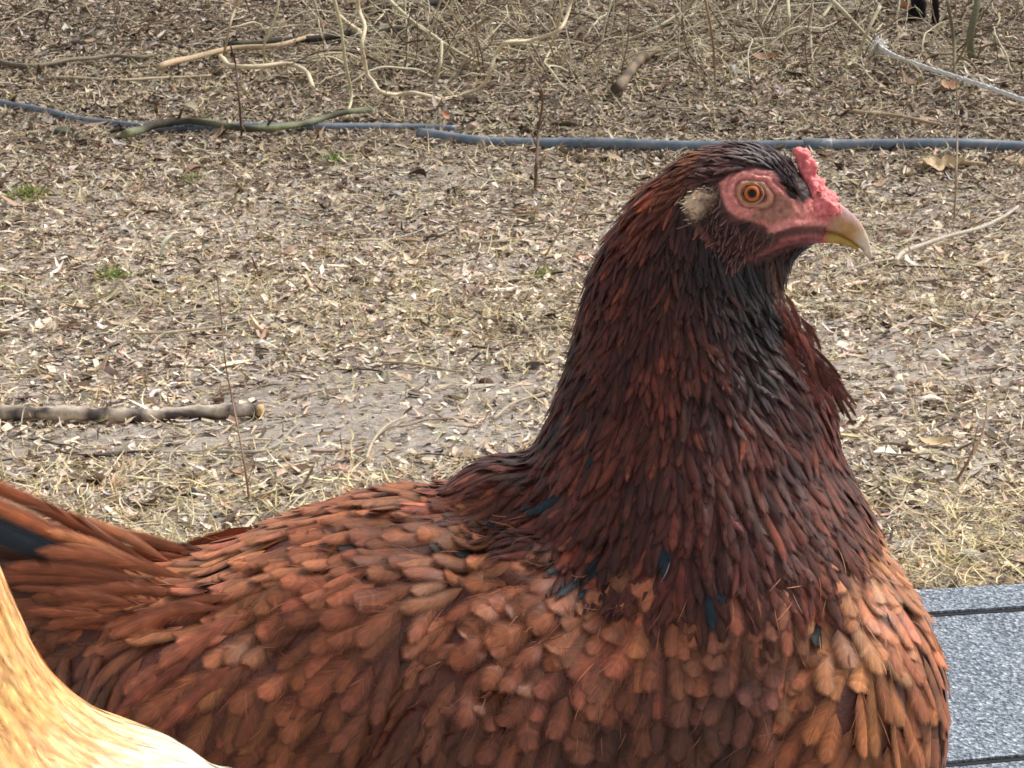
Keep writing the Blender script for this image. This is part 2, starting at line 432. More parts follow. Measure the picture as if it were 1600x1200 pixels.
#@@STICKS
# ------------------------------------------------------------------ single sticks, vines, pipes, rope
def stick(name, label, cat, pts, r0, r1=None, col=(150, 130, 108), mode='g', lift=0.0, jit=0.25, group=None, n=8, col2=None, sub=6, wob=0.0, cap=None, twigs=None):
    """pts in picture coordinates; mode g lies on the ground, u stands/arches over its lowest point; radii in picture px"""
    r1 = r0 if r1 is None else r1
    if mode == 'g':
        P3 = [gnd(x, y) for x, y in pts]
    else:
        low = max(pts, key=lambda q: q[1]); Yb = gnd(*low).y
        P3 = [at(x, y, Yb + random.uniform(-0.12, 0.12)) for x, y in pts]
    P3 = crspline(P3, sub)
    k_ = W36 / 1600 * (P3[len(P3) // 2] - CAM).length
    if name == 'curly_vine': r0 *= 1.1; r1 *= 1.1; col = tuple(min(235, int(c * 1.12)) for c in col)
    R = [(r0 + (r1 - r0) * i / (len(P3) - 1)) * k_ for i in range(len(P3))]
    for i, p in enumerate(P3):
        if wob:
            p.x += wob * k_ * noise.noise(p * 9); p.z += wob * k_ * noise.noise(p * 9 + Vector((9, 9, 9)))
        zg = float(terr(p.x, p.y)) + R[i] * 0.75
        p.z = max(p.z, zg) if mode != 'g' else zg + lift + (0.01 * noise.noise(p * 4) if lift else 0)
    V1, Q, T_, t_ = tube_arrays(P3, R, n, jit, seed=len(label))
    c = np.tile(lin(*col), (len(V1), 1))
    if col2 is not None:
        w = np.array([0.5 + 0.9 * noise.noise(Vector(v) * (22 if name == 'fallen_log' else 7)) for v in V1])
        w = sstep(0.35, 0.65, w)[:, None]; c = c * (1 - w) + lin(*col2) * w
    if cap is not None:
        w = sstep(0.93, 0.97, t_)[:, None]; c = c * (1 - w) + lin(*cap) * w
    base = P3[0].copy()
    ac = Acc(); ac.add(V1 - np.array(base), Q, T_, c)
    for (ti, dpx, dpy) in (twigs or []):
        q = P3[int(ti * (len(P3) - 1))]; e_ = q + Vector((dpx * k_, 0, -dpy * k_)); mid = q.lerp(e_, 0.5) + Vector((0, 0, 0.06 * (e_ - q).length))
        rr = R[int(ti * (len(P3) - 1))] * 0.55
        a1, b1, c1x, t1 = tube_arrays([q, mid, e_], [rr, rr * 0.8, rr * 0.5], 6)
        ac.add(a1 - np.array(base), b1, c1x, lin(*col))
    o = link(name, ac.mesh(name), M_TWIG)
    o.location = base
    return tag(o, label, cat, group)
m, nt, b = mat_new('pipe_plastic')
tc = N(nt, 'ShaderNodeTexCoord'); n1 = noise_n(nt, tc.outputs['Object'], 6, 6, 0.7); n2 = noise_n(nt, tc.outputs['Object'], 60, 4, 0.6)
c = ramp(nt, n1.outputs[0], [(0.35, lin(72, 86, 102)), (0.55, lin(106, 120, 134)), (0.75, lin(168, 172, 174))])
c2 = ramp(nt, n2.outputs[0], [(0.52, (0, 0, 0)), (0.62, (1, 1, 1))])
nt.links.new(mulc(nt, c.outputs[0], tuple(lin(150, 132, 110)), math_n(nt, 'MULTIPLY', c2.outputs[0], 0.4), 'MIX'), b.inputs['Base Color']); b.inputs['Roughness'].default_value = 0.4
M_PIPE = m
def pipe(label, pts, r, endcap=True):
    P3 = [gnd(x, y) for x, y in pts]; P3 = crspline(P3, 8)
    for p in P3: p.z = float(terr(p.x, p.y)) + r * 0.72 + 0.004 * math.sin(p.x * 5)
    base = P3[0].copy(); P3 = [p - base for p in P3]
    V1, Q, T_, t_ = tube_arrays(P3, [r] * len(P3), 16)
    em = empty('water_pipe', base, label, 'pipe', 'plastic water pipes on the ground')
    o = link('pipe_tube', np_mesh('pipe_tube', V1, [Q, T_]), M_PIPE); o.parent = em
    k = min(len(P3) - 2, int(len(P3) * 0.55)); d = (P3[k + 1] - P3[k]).normalized()
    V1, Q, T_, t_ = tube_arrays([P3[k] - d * 0.05, P3[k] - d * 0.045, P3[k] + d * 0.045, P3[k] + d * 0.05], [r * 1.02, r * 1.18, r * 1.18, r * 1.02], 16)
    o2 = link('pipe_coupling', np_mesh('pipe_coupling', V1, [Q, T_]), M_PIPE); o2.parent = em
pipe('shorter thin blue pipe from the left edge, its blunt end overlapping the longer pipe', [(-330, 120), (-60, 156), (60, 176), (190, 199), (330, 206), (520, 204), (640, 203), (712, 206)], 0.016)
pipe('long weathered blue-grey pipe running behind the red hen\'s head to the right', [(655, 214), (745, 227), (900, 233), (1100, 236), (1300, 233), (1450, 234), (1600, 238), (1900, 246)], 0.0215)

PALE, GREY, DK, MID, GRN = (196, 182, 154), (150, 140, 124), (62, 54, 50), (146, 122, 96), (136, 134, 108)
stick('fallen_branch', 'mossy dark branch lying across the thin pipe, left of the pipe end', 'branch', [(195, 228), (240, 215), (300, 208), (380, 217), (450, 212), (520, 198), (578, 188)], 6.5, 4.5, (76, 72, 62), lift=0.03, jit=0.6, col2=(124, 128, 100), twigs=[(0.3, 10, -22), (0.6, 14, -18), (0.8, -12, 15)])
stick('fallen_log', 'thick peeling grey stick with a broken pale end at the left edge', 'log', [(-160, 655), (-40, 657), (60, 661), (140, 660), (220, 658), (300, 655), (385, 655), (411, 654)], 11.5, 10, (84, 76, 72), lift=0.004, col2=(200, 184, 166), cap=(206, 174, 126), jit=0.45, n=12)
stick('fallen_branch', 'long pale bare branch slanting up to the right at the upper left', 'branch', [(248, 121), (300, 104), (360, 90), (430, 84), (490, 70)], 5, 3.5, (190, 166, 136), lift=0.03)
stick('fallen_branch', 'black rotten branch behind the curly vines, reaching the top edge', 'branch', [(350, 82), (440, 76), (560, 62), (640, 50), (700, 40)], 5.5, 5, (58, 54, 48), lift=0.02, col2=(90, 88, 74))
stick('fallen_branch', 'short black branch at the very top, left of centre', 'branch', [(590, 24), (650, 20), (720, 8), (770, -4)], 6, 5, (52, 46, 44), lift=0.02)
stick('fallen_branch', 'grey mossy crooked branch lying at the far left under the slanting pale branch', 'branch', [(-20, 100), (40, 112), (120, 104), (170, 97), (215, 100), (240, 96)], 3.6, 3, (128, 118, 100), lift=0.02, twigs=[(0.7, 30, 10), (0.6, -25, -8)])
stick('fallen_branch', 'pale straight stick lying below the mossy crooked branch at upper left', 'branch', [(80, 128), (180, 131), (260, 128), (330, 124)], 2.8, 2, (178, 162, 138), lift=0.012)
stick('curly_vine', 'thick curly pale vine hooking down beside the black branches', 'vine', [(345, 106), (362, 121), (400, 122), (450, 118), (478, 130), (490, 155)], 3.6, 3, PALE, lift=0.04)
stick('curly_vine', 'tall pale vine dropping from the top edge and curling right into a wide loop', 'vine', [(558, -12), (560, 14), (570, 42), (565, 70), (569, 92), (574, 116), (584, 128), (594, 143), (622, 148), (644, 145), (676, 152), (700, 159), (722, 148), (745, 140), (762, 124), (768, 104), (776, 84), (792, 66), (822, 64), (850, 57), (872, 48), (884, 30), (892, 0), (890, -20)], 3.0, 2.5, PALE, 'u', twigs=[(0.32, 25, -35), (0.5, -22, -20), (0.65, 30, 20)])
stick('curly_vine', 'short pale vine stub branching left from the tall looping vine', 'vine', [(528, 24), (545, 38), (562, 50), (570, 66)], 3.4, 3.2, PALE, 'u')
stick('curly_vine', 'thin greenish vine falling steeply just left of the tall looping vine', 'vine', [(520, -10), (532, 40), (540, 100), (549, 150), (540, 186)], 2.8, 2.0, (178, 172, 140), 'u')
stick('curly_vine', 'slanting greenish vine crossing right over the tall looping vine at the top', 'vine', [(598, -10), (640, 30), (672, 52), (700, 72), (740, 94), (786, 105)], 2.8, 2.2, (176, 170, 142), 'u', twigs=[(0.5, -30, 40)])
stick('curly_vine', 'long thin pale runner arching between the looping vine and the rope knot', 'vine', [(790, 66), (840, 72), (900, 78), (960, 70), (1020, 46), (1070, 15), (1090, -12)], 2.6, 2.2, (178, 170, 142), 'u')
stick('curly_vine', 'long pale runner sweeping low across the top behind the hen\'s head', 'vine', [(1060, 64), (1160, 64), (1230, 56), (1280, 30), (1300, 2), (1305, -15)], 2.2, 2.6, (182, 172, 144), 'u', twigs=[(0.4, 24, -20)])
stick('curly_vine', 'slim vine running down from the top edge to the rope knot', 'vine', [(1290, -10), (1320, 20), (1350, 52), (1375, 76)], 3.0, 2.4, (172, 166, 138), 'u')
stick('curly_vine', 'slender vine stem slanting down left of the rope knot', 'vine', [(1375, 10), (1355, 50), (1340, 85), (1322, 106)], 2.6, 2.0, (176, 168, 140), 'u')
stick('curly_vine', 'fine vine climbing from the leaves left of the black rotten branch', 'vine', [(348, 96), (358, 45), (368, 10), (374, -12)], 2.0, 1.6, (168, 152, 126), 'u')
stick('curly_vine', 'thin forked vine standing above the pale branch tip', 'vine', [(420, 108), (412, 75), (432, 20), (436, -12)], 1.8, 1.6, (170, 160, 130), 'u', twigs=[(0.4, 28, -24)])
stick('curly_vine', 'thin vine stem dangling from the wide loop\'s right side', 'vine', [(690, 66), (688, 100), (676, 140)], 2.4, 1.8, (176, 164, 136), 'u')
stick('curly_vine', 'crooked vine crossing down right beside the wide loop', 'vine', [(880, -10), (872, 40), (858, 80), (850, 100)], 2.6, 1.8, (182, 170, 140), 'u')
stick('curly_vine', 'thin vine leaning right of the wide loop, branching low', 'vine', [(1100, -12), (1110, 40), (1116, 90), (1118, 142)], 2.0, 1.6, (134, 112, 90), 'u', twigs=[(0.45, 30, 25), (0.6, 50, 40)])
stick('curly_vine', 'pale vertical vine stem at the top, halfway between hen\'s crown and rope knot', 'vine', [(1230, -12), (1232, 30), (1228, 56), (1222, 84)], 2.8, 2.0, (170, 166, 136), 'u')
stick('sapling_stem', 'thick grey-green sapling stem at the top right behind the rope', 'sapling', [(1520, 98), (1516, 60), (1524, 20), (1532, -14)], 6, 5.5, (118, 116, 92), 'u')
stick('sapling_stem', 'slim brown sapling stem just right of the black stump', 'sapling', [(1492, 120), (1490, 60), (1482, 10), (1478, -14)], 3.0, 2.4, (126, 118, 94), 'u')
stick('sapling_stem', 'thin grey sapling stem standing behind the long pipe, right of the hen\'s face', 'sapling', [(1490, 352), (1494, 280), (1496, 200), (1494, 120)], 1.8, 1.1, (160, 144, 122), 'u', twigs=[(0.05, 22, -40), (0.15, -10, 26)])
stick('sapling_stem', 'tiny brown seedling stem left of the hen\'s head, crossing the pipe', 'sapling', [(836, 300), (838, 260), (842, 200), (848, 150), (838, 120)], 3.0, 1.6, (112, 90, 76), 'u', twigs=[(0.4, -14, -30), (0.5, 14, -26)])
stick('sapling_stem', 'dark thin stem leaning upright beside the mossy branch', 'sapling', [(378, 222), (374, 160), (368, 100), (360, 70)], 1.9, 1.3, (98, 78, 64), 'u')
stick('sapling_stem', 'slender bare seedling rising over the broken end of the thick stick', 'sapling', [(390, 790), (384, 740), (374, 680), (362, 620), (352, 565), (346, 500), (338, 420)], 1.9, 0.7, (150, 124, 104), 'u', twigs=[(0.12, 16, -46)])
stick('sapling_stem', 'small brown seedling bending right at the right edge, above the roof', 'sapling', [(1494, 752), (1512, 722), (1530, 690), (1540, 655), (1542, 628)], 2.4, 1.2, (140, 108, 86), 'u', twigs=[(0.35, 8, -50)])
stick('fallen_branch', 'dark rotten stub of wood pointing left behind the hen\'s crown', 'branch', [(962, 158), (985, 130), (1005, 104), (1030, 92)], 8, 6, (82, 70, 60), lift=0.03, jit=0.5, col2=(130, 112, 92))
stick('tree_stump', 'black crooked stump at the top right corner beside a big dry leaf', 'stump', [(1424, 36), (1436, 16), (1434, -6), (1436, -26)], 12, 10, (30, 26, 26), 'u', jit=0.5)
stick('tree_stump', 'thinner black stem just right of the black crooked stump', 'stump', [(1462, 40), (1462, 14), (1460, -26)], 6, 5, (34, 30, 28), 'u', jit=0.4)
stick('fallen_twig', 'forked silvery twig lying in front of the beak tip', 'twig', [(1398, 420), (1415, 404), (1450, 392), (1510, 375), (1556, 357), (1590, 335)], 4.0, 2.6, (190, 180, 164), lift=0.02, twigs=[(0.7, 10, 20)])
stick('fallen_twig', 'thin silvery twig lying level just below the beak tip', 'twig', [(1240, 430), (1290, 434), (1340, 424), (1392, 411)], 2.6, 2.2, (176, 166, 152), lift=0.01)
stick('fallen_twig', 'long thin twig above the thick peeling stick, left side', 'twig', [(205, 530), (270, 528), (340, 519), (392, 506)], 2.2, 1.6, (176, 158, 134), lift=0.012)
stick('fallen_twig', 'grey twig lying level left of the hen\'s neck', 'twig', [(625, 494), (680, 495), (740, 502), (782, 506)], 3.0, 2.2, (148, 136, 118), lift=0.01)
stick('fallen_twig', 'flat grey sliver of wood touching the back of the hen\'s neck', 'twig', [(818, 528), (850, 520), (888, 518)], 3.6, 2.4, (142, 130, 114), lift=0.01)
stick('fallen_twig', 'thin pale straight twig in the bare soil patch left of the neck', 'twig', [(580, 571), (640, 576), (700, 586), (752, 590)], 2.2, 1.6, (186, 168, 142), lift=0.01)
stick('fallen_twig', 'bent silvery twig below the broken end of the thick stick', 'twig', [(340, 716), (400, 716), (436, 702), (452, 684), (468, 670)], 3.4, 1.8, (164, 158, 148), lift=0.012)
stick('fallen_twig', 'pale twig standing out above the hen\'s back', 'twig', [(572, 726), (582, 700), (604, 676), (636, 660)], 2.8, 1.8, (188, 172, 146), lift=0.012)
stick('fallen_twig', 'pale twig lying by the nape of the hen in a shallow S', 'twig', [(770, 664), (800, 644), (850, 628)], 2.8, 2.4, (172, 160, 140), lift=0.012)
stick('fallen_twig', 'short brown twig lying left of the pale twig above the back', 'twig', [(486, 710), (530, 710), (566, 706)], 2.4, 2.0, (158, 124, 98), lift=0.008)
stick('fallen_twig', 'short grey cut stick below the thick peeling stick', 'twig', [(146, 716), (170, 714), (192, 712)], 4.0, 3.6, (108, 104, 100), lift=0.004)
stick('fallen_twig', 'pale stick just below the long pipe on the right', 'twig', [(1430, 266), (1480, 262), (1540, 266)], 4.2, 3.2, (186, 162, 130), lift=0.01)
stick('fallen_twig', 'pale stick behind the long pipe, above the hen\'s comb', 'twig', [(1332, 182), (1370, 187), (1420, 194), (1470, 202)], 3.2, 2.4, (180, 158, 128), lift=0.015)
stick('fallen_twig', 'dark hooked twig loop at the right below the hackle tip', 'twig', [(1362, 730), (1360, 708), (1390, 703), (1430, 712)], 2.4, 2.2, (140, 128, 112), lift=0.012)
stick('fallen_twig', 'crooked twig slanting up left of the hen\'s nape', 'twig', [(852, 400), (872, 366), (890, 338), (906, 306)], 1.8, 1.4, (150, 126, 104), mode='u')
# background tangle of fine stems nobody could count
ac = Acc(); rr = random.Random(5)
for i in range(1150):
    px = rr.uniform(-250, 1850); base_y = rr.uniform(-60, 130) if px > 400 else rr.uniform(-80, 60)
    if rr.random() < 0.6: px = rr.choice([rr.uniform(500, 1250), rr.uniform(600, 1750)])
    g = gnd(px, base_y); p = g.copy(); ln = rr.uniform(0.2, 0.8); th = rr.uniform(-1.2, 1.2); el = rr.uniform(0.1, 1.2); pts = []
    yaw = rr.uniform(0, 6.28)
    for k in range(9):
        pts.append(p.copy())
        p = p + Vector((math.cos(yaw) * math.cos(el), math.sin(yaw) * math.cos(el), math.sin(el))) * (ln / 8)
        yaw += rr.gauss(0, 0.3); el += rr.gauss(-0.12, 0.25)
        p.z = max(p.z, float(terr(p.x, p.y)) + 0.006)
    r = rr.choice([rr.uniform(0.0018, 0.0035), rr.uniform(0.0022, 0.006)])
    V1, Q, T_, t_ = tube_arrays(crspline(pts, 2), [r * (1 - 0.5 * k / 16) for k in range(17)], 5)
    ac.add(V1, Q, T_, lin(*rr.choice([(206, 196, 166), (190, 178, 150), (140, 120, 98), (96, 80, 66), (214, 206, 178)])))
tag(link('undergrowth_stems', ac.mesh('undergrowth_stems'), M_TWIG), kind='stuff')

# rope with frayed knot
def rope():
    P0 = [(1372, 72), (1400, 88), (1440, 103), (1500, 122), (1560, 142), (1610, 160), (1750, 210)]
    Yb = gnd(1375, 92).y; Ye = Yb - 2.3
    pts = crspline([at(x, y, Yb + (Ye - Yb) * i / 6) for i, (x, y) in enumerate(P0)], 10)
    base = pts[0].copy(); em = empty('rope', base, 'thin white rope stretched from a frayed knot to the right edge', 'rope')
    k_ = 0.36 / 1600 * Yb
    ac = Acc()
    for s in range(3):
        q = []
        for i, p in enumerate(pts):
            a_ = i * 0.9 + s * 2.094; q.append(p - base + Vector((0, math.cos(a_), math.sin(a_))) * 1.9 * k_)
        V1, Q, T_, t_ = tube_arrays(q, [2.0 * k_] * len(q), 5); ac.add(V1, Q, T_, lin(226, 226, 222))
    o = link('rope_strands', ac.mesh('rope_strands'), M_STRAW); o.parent = em
    ac = Acc(); r_ = random.Random(3)
    def fluff(c, n_, s):
        for i in range(n_):
            d = Vector((r_.gauss(0, 1), r_.gauss(0, 0.7), r_.gauss(0, 1))).normalized(); l = r_.uniform(0.5, 1) * s
            q = [c + d * l * t + Vector((r_.gauss(0, 1), 0, r_.gauss(0, 1))) * s * 0.18 * t for t in (0, 0.4, 0.7, 1)]
            V1, Q, T_, t_ = tube_arrays(q, [1.0 * k_] * 4, 4); ac.add(V1, Q, T_, lin(232, 230, 224))
    fluff(Vector((0, 0, 0)), 110, 17 * k_); fluff(Vector((8 * k_, 0, -10 * k_)), 25, 14 * k_)
    for j, s in ((17, 8), (31, 9), (38, 7)): fluff(pts[j] - base, 12, s * k_)
    o = link('rope_knot', ac.mesh('rope_knot'), M_STRAW); o.parent = em
rope()

# notable leaves, stones, moss tufts
def big_leaf(label, px, py, Lpx, Wpx, yaw, col, tilt=0.3, lobes=0, tilt_x=0.0):
    p = gnd(px, py); k_ = 0.000225 * p.y; L_ = Lpx * k_; W_ = Wpx * k_
    V1 = []; nseg = 14
    bm = bmesh.new(); rows = []
    for i in range(nseg + 1):
        s = i / nseg; w = math.sin(min(1, s ** 0.85) * math.pi) ** 0.8 if 0 < s < 1 else 0.02
        if lobes: w *= 0.45 + 0.55 * abs(math.cos(s * math.pi * lobes))
        row = []
        for u in (-1, -0.5, 0, 0.5, 1):
            x = (s - 0.5) * L_; y = u * w * W_ / 2; z = 0.25 * L_ * (2 * s - 1) ** 2 * 0.5 + abs(u) * 0.22 * W_ + 0.03 * L_ * math.sin(7 * s + 3 * u)
            row.append(bm.verts.new((x, y, z)))
        rows.append(row)
    for a_, b_ in zip(rows[:-1], rows[1:]):
        for k in range(4): bm.faces.new((a_[k], a_[k + 1], b_[k + 1], b_[k]))
    bmesh.ops.transform(bm, matrix=Matrix.Rotation(yaw, 4, 'Z') @ Matrix.Rotation(tilt, 4, 'X') @ Matrix.Rotation(tilt_x, 4, 'Y'), verts=bm.verts)
    zmin = min(v.co.z for v in bm.verts)
    for v in bm.verts: v.co.z -= zmin
    me = bm_mesh('dry_leaf', bm)
    a_ = me.color_attributes.new('Col', 'FLOAT_COLOR', 'POINT'); c = lin(*col)
    a_.data.foreach_set('color', np.tile([*c, 1.0], len(me.vertices)))
    o = link('dry_leaf', me, M_LITTER); o.location = p + Vector((0, 0, 0.008)); tag(o, label, 'leaf', 'large dry leaves')
big_leaf('big curled pinkish leaf beside the black stump', 1410, 22, 40, 26, 1.9, (196, 150, 120), 0.9)
big_leaf('star-lobed pale leaf below the long pipe at right', 1472, 268, 70, 46, 0.2, (200, 176, 142), 0.4, 3)
big_leaf('pink-brown curled leaf standing above the end of the thin pipe', 694, 188, 22, 14, 1.0, (178, 128, 104), 0.9)
big_leaf('flat pale brown leaf behind the hen\'s crown', 1195, 96, 46, 22, 0.1, (172, 138, 112), 0.35)
big_leaf('pale oak-like leaf near the rope, right of the black stump', 1480, 142, 50, 26, 0.8, (188, 152, 124), 0.5, 2)
big_leaf('tan leaf lying in the straw right of the hen\'s breast', 1462, 700, 60, 22, 0.15, (206, 182, 142), 0.3)
big_leaf('small white leaf at the left below the peeling stick', 62, 700, 26, 16, 0.8, (206, 196, 176), 0.4)
def stone(label, px, py, s, col):
    p = gnd(px, py); k_ = 0.000225 * p.y
    bm = bmesh.new(); bmesh.ops.create_icosphere(bm, subdivisions=3, radius=s * k_)
    for v in bm.verts:
        v.co *= 1 + 0.22 * noise.noise(v.co * 40 + Vector((px, 0, 0))); v.co.z *= 0.7; v.co.z += s * k_ * 0.35
    me = bm_mesh('stone', bm); a_ = me.color_attributes.new('Col', 'FLOAT_COLOR', 'POINT')
    a_.data.foreach_set('color', np.tile([*lin(*col), 1.0], len(me.vertices)))
    o = link('stone', me, M_TWIG); o.location = p; tag(o, label, 'stone', 'stones on the ground')
stone('small grey-white stone on bare soil right of the hackle tip', 1405, 614, 12, (176, 170, 160))
stone('tiny pale stone at the right edge', 1583, 612, 8, (206, 196, 180))
stone('dark brown clod of earth left of the hen\'s neck', 760, 602, 12, (92, 66, 54))
stone('dark clod of earth at mid left behind the thick stick', 556, 442, 11, (84, 74, 66))
stone('grey clod of earth near the mossy dark branch', 98, 212, 14, (86, 86, 72))
stone('pale pebble in the straw just above the roof edge', 1515, 872, 14, (190, 182, 168))
def tuft(label, px, py, n_, s, col):
    p = gnd(px, py); k_ = 0.000225 * p.y
    Pn = np.stack([rng.normal(0, s * k_, n_), rng.normal(0, s * k_ * 1.6, n_), np.zeros(n_)], 1)
    L_ = rng.uniform(0.02, 0.045, n_)
    V1, F1, c1 = ribbons(Pn, L_, rng.uniform(0.003, 0.008, n_), 4, rng.normal(0.1, 0.1, n_), rng.normal(0, 0.1, n_), rng.normal(0, 0.1, n_), 0.7, palette(n_, [col, (150, 150, 96), (176, 168, 112)], [3, 1, 1]), lens)
    o = link('moss_tuft', np_mesh('moss_tuft', V1, [F1], c1), M_STRAW); o.location = p; tag(o, label, 'moss', 'green tufts in the litter')
tuft('largest green tuft near the left edge below the pipe', 45, 308, 260, 17, (138, 148, 76))
tuft('green tuft right under the mossy branch', 525, 252, 90, 10, (112, 146, 76))
tuft('faint green tuft left of centre, midway down', 176, 432, 110, 11, (128, 146, 72))
tuft('small green tuft below the mossy dark branch', 298, 282, 60, 9, (134, 146, 84))
tuft('green tuft beside the back of the hen\'s neck', 850, 432, 60, 8, (140, 150, 90))
#@@END

#@@ROOF
# ------------------------------------------------------------------ chicken coop with shingled roof
YAW = math.radians(13); SL = math.radians(10)
RID = at(1518, 918, 1.46)                     # a point on the ridge
ex = Vector((math.cos(YAW), math.sin(YAW), 0)); ey0 = Vector((-math.sin(YAW), math.cos(YAW), 0))
dn = -ey0 * math.cos(SL) - Vector((0, 0, 1)) * math.sin(SL)      # down the near slope
nrm = ex.cross(-dn).normalized()
def roof_pt(a_, s, h): return RID + ex * a_ + dn * s + nrm * h
def roof_z(x, y):                              # height of the near slope above point
    d = Vector((x, y, 0)) - Vector((RID.x, RID.y, 0)); return RID.z + d.dot(ey0) * math.tan(SL)
m, nt, b = mat_new('shingle_granules')
tc = N(nt, 'ShaderNodeTexCoord'); n1 = noise_n(nt, tc.outputs['Object'], 420, 3, 0.75); n2 = noise_n(nt, tc.outputs['Object'], 9, 4, 0.6)
vo = N(nt, 'ShaderNodeTexVoronoi'); vo.inputs['Scale'].default_value = 520; nt.links.new(tc.outputs['Object'], vo.inputs['Vector'])
c = ramp(nt, n1.outputs[0], [(0.36, lin(84, 94, 106)), (0.48, lin(126, 136, 146)), (0.56, lin(156, 164, 172)), (0.68, lin(208, 213, 218))])
c2 = ramp(nt, vo.outputs['Color'], [(0.0, (0.55, 0.57, 0.6)), (0.5, (0.95, 0.97, 1)), (1.0, (1.35, 1.35, 1.35))])
c3 = ramp(nt, n2.outputs[0], [(0.3, (0.85, 0.85, 0.87)), (0.7, (1.06, 1.06, 1.06))])
nt.links.new(mulc(nt, mulc(nt, c.outputs[0], c2.outputs[0]), c3.outputs[0]), b.inputs['Base Color'])
b.inputs['Roughness'].default_value = 0.85
bump(nt, b, math_n(nt, 'ADD', n1.outputs[0], vo.outputs['Distance']), 0.8, 0.0015)
M_SH = m
m, nt, b = mat_new('roof_tar_edge'); b.inputs['Base Color'].default_value = (0.02, 0.02, 0.023, 1); b.inputs['Roughness'].default_value = 0.9; M_TAR = m
m, nt, b = mat_new('coop_boards')
tc = N(nt, 'ShaderNodeTexCoord'); mp = N(nt, 'ShaderNodeMapping'); mp.inputs['Scale'].default_value = (30, 30, 1.5); nt.links.new(tc.outputs['Object'], mp.inputs[0])
n1 = noise_n(nt, mp.outputs[0], 1.5, 6, 0.7); c = ramp(nt, n1.outputs[0], [(0.3, lin(92, 78, 64)), (0.7, lin(142, 124, 104))]); nt.links.new(c.outputs[0], b.inputs['Base Color']); b.inputs['Roughness'].default_value = 0.85
M_BD = m
base = RID.copy(); base.z = 0
coop = empty('chicken_coop', base, 'low coop with a grey granulated shingle roof that the hens stand on', 'coop')
def slab(bm, a0, a1, s0, s1, h0a, h0b, h1a, h1b, wav=0.0, seg=1, ph=0):
    """along slope s0->s1; bottom/top heights at s0 (h0a,h0b) and s1"""
    rows = []
    for i in range(seg + 1):
        a_ = a0 + (a1 - a0) * i / seg; w = wav * (math.sin(a_ * 9 + ph) + 0.6 * math.sin(a_ * 23 + ph * 2))
        rows.append([bm.verts.new(q - base) for q in (roof_pt(a_, s0 + w, h0a), roof_pt(a_, s1 + w, h1a), roof_pt(a_, s1 + w, h1b), roof_pt(a_, s0 + w, h0b))])
    for p, q in zip(rows[:-1], rows[1:]):
        for k in range(4): bm.faces.new((p[k], p[(k + 1) % 4], q[(k + 1) % 4], q[k]))
    bm.faces.new(rows[0][::-1]); bm.faces.new(rows[-1])
A0, A1 = -1.5, 0.75
EX = 0.142
edges = [0.028]
while edges[-1] < 1.15: edges.append(edges[-1] + EX)
bm = bmesh.new(); bt = bmesh.new()
for k, s1 in enumerate(edges):
    s0 = s1 - EX - 0.02
    slab(bm, A0, A1, max(s0, 0.0), s1, -0.006, 0.0005, 0.0005, 0.0026, 0.0012, 60, k * 1.7)
    slab(bt, A0, A1, s1 - 0.004, s1 + 0.0026, -0.004, 0.0012, -0.004, 0.0012, 0.0013, 60, k * 1.7)
me = bm_mesh('roof', bm); o = link('roof', me, M_SH, smooth=False); o.parent = coop
me = bm_mesh('shingle_edge', bt); o2 = link('shingle_edge', me, M_TAR, smooth=False); o2.parent = o; 
# back slope, ridge cap and walls
bm = bmesh.new()
def rpt(a_, yy, z): return RID + ex * a_ + ey0 * yy + Vector((0, 0, z)) - base
def boxl(bm, pts_bot, pts_top):
    b_ = [bm.verts.new(p) for p in pts_bot]; t_ = [bm.verts.new(p) for p in pts_top]; n_ = len(b_)
    bm.faces.new(b_[::-1]); bm.faces.new(t_)
    for i in range(n_): bm.faces.new((b_[i], b_[(i + 1) % n_], t_[(i + 1) % n_], t_[i]))
boxl(bm, [rpt(A0, -0.001, -0.02), rpt(A1, -0.001, -0.02), rpt(A1, 0.5, -0.295), rpt(A0, 0.5, -0.295)], [rpt(A0, -0.001, -0.001), rpt(A1, -0.001, -0.001), rpt(A1, 0.5, -0.275), rpt(A0, 0.5, -0.275)])
o = link('back_slope', bm_mesh('back_slope', bm), M_SH, smooth=False); o.parent = coop
bm = bmesh.new(); f_ = math.tan(SL); g_ = RID.z
def zn(yy): return (yy * f_ if yy < 0 else -0.55 * yy) - 0.03
for (y0, y1, a0, a1) in ((-1.05, -1.03, A0 + .08, A1 - .08), (0.43, 0.45, A0 + .08, A1 - .08)):
    boxl(bm, [rpt(a0, y0, -g_), rpt(a1, y0, -g_), rpt(a1, y1, -g_), rpt(a0, y1, -g_)], [rpt(a0, y0, zn(y0)), rpt(a1, y0, zn(y0)), rpt(a1, y1, zn(y1)), rpt(a0, y1, zn(y1))])
for a0 in (A0 + .082, A1 - .102):
    prof = [(-1.028, -g_), (0.428, -g_), (0.428, zn(0.428)), (0, zn(0)), (-1.028, zn(-1.028))]
    boxl(bm, [rpt(a0, y, z) for y, z in prof], [rpt(a0 + .02, y, z) for y, z in prof])
o = link('wall_boards', bm_mesh('wall_boards', bm), M_BD, smooth=False); o.parent = coop
#@@END

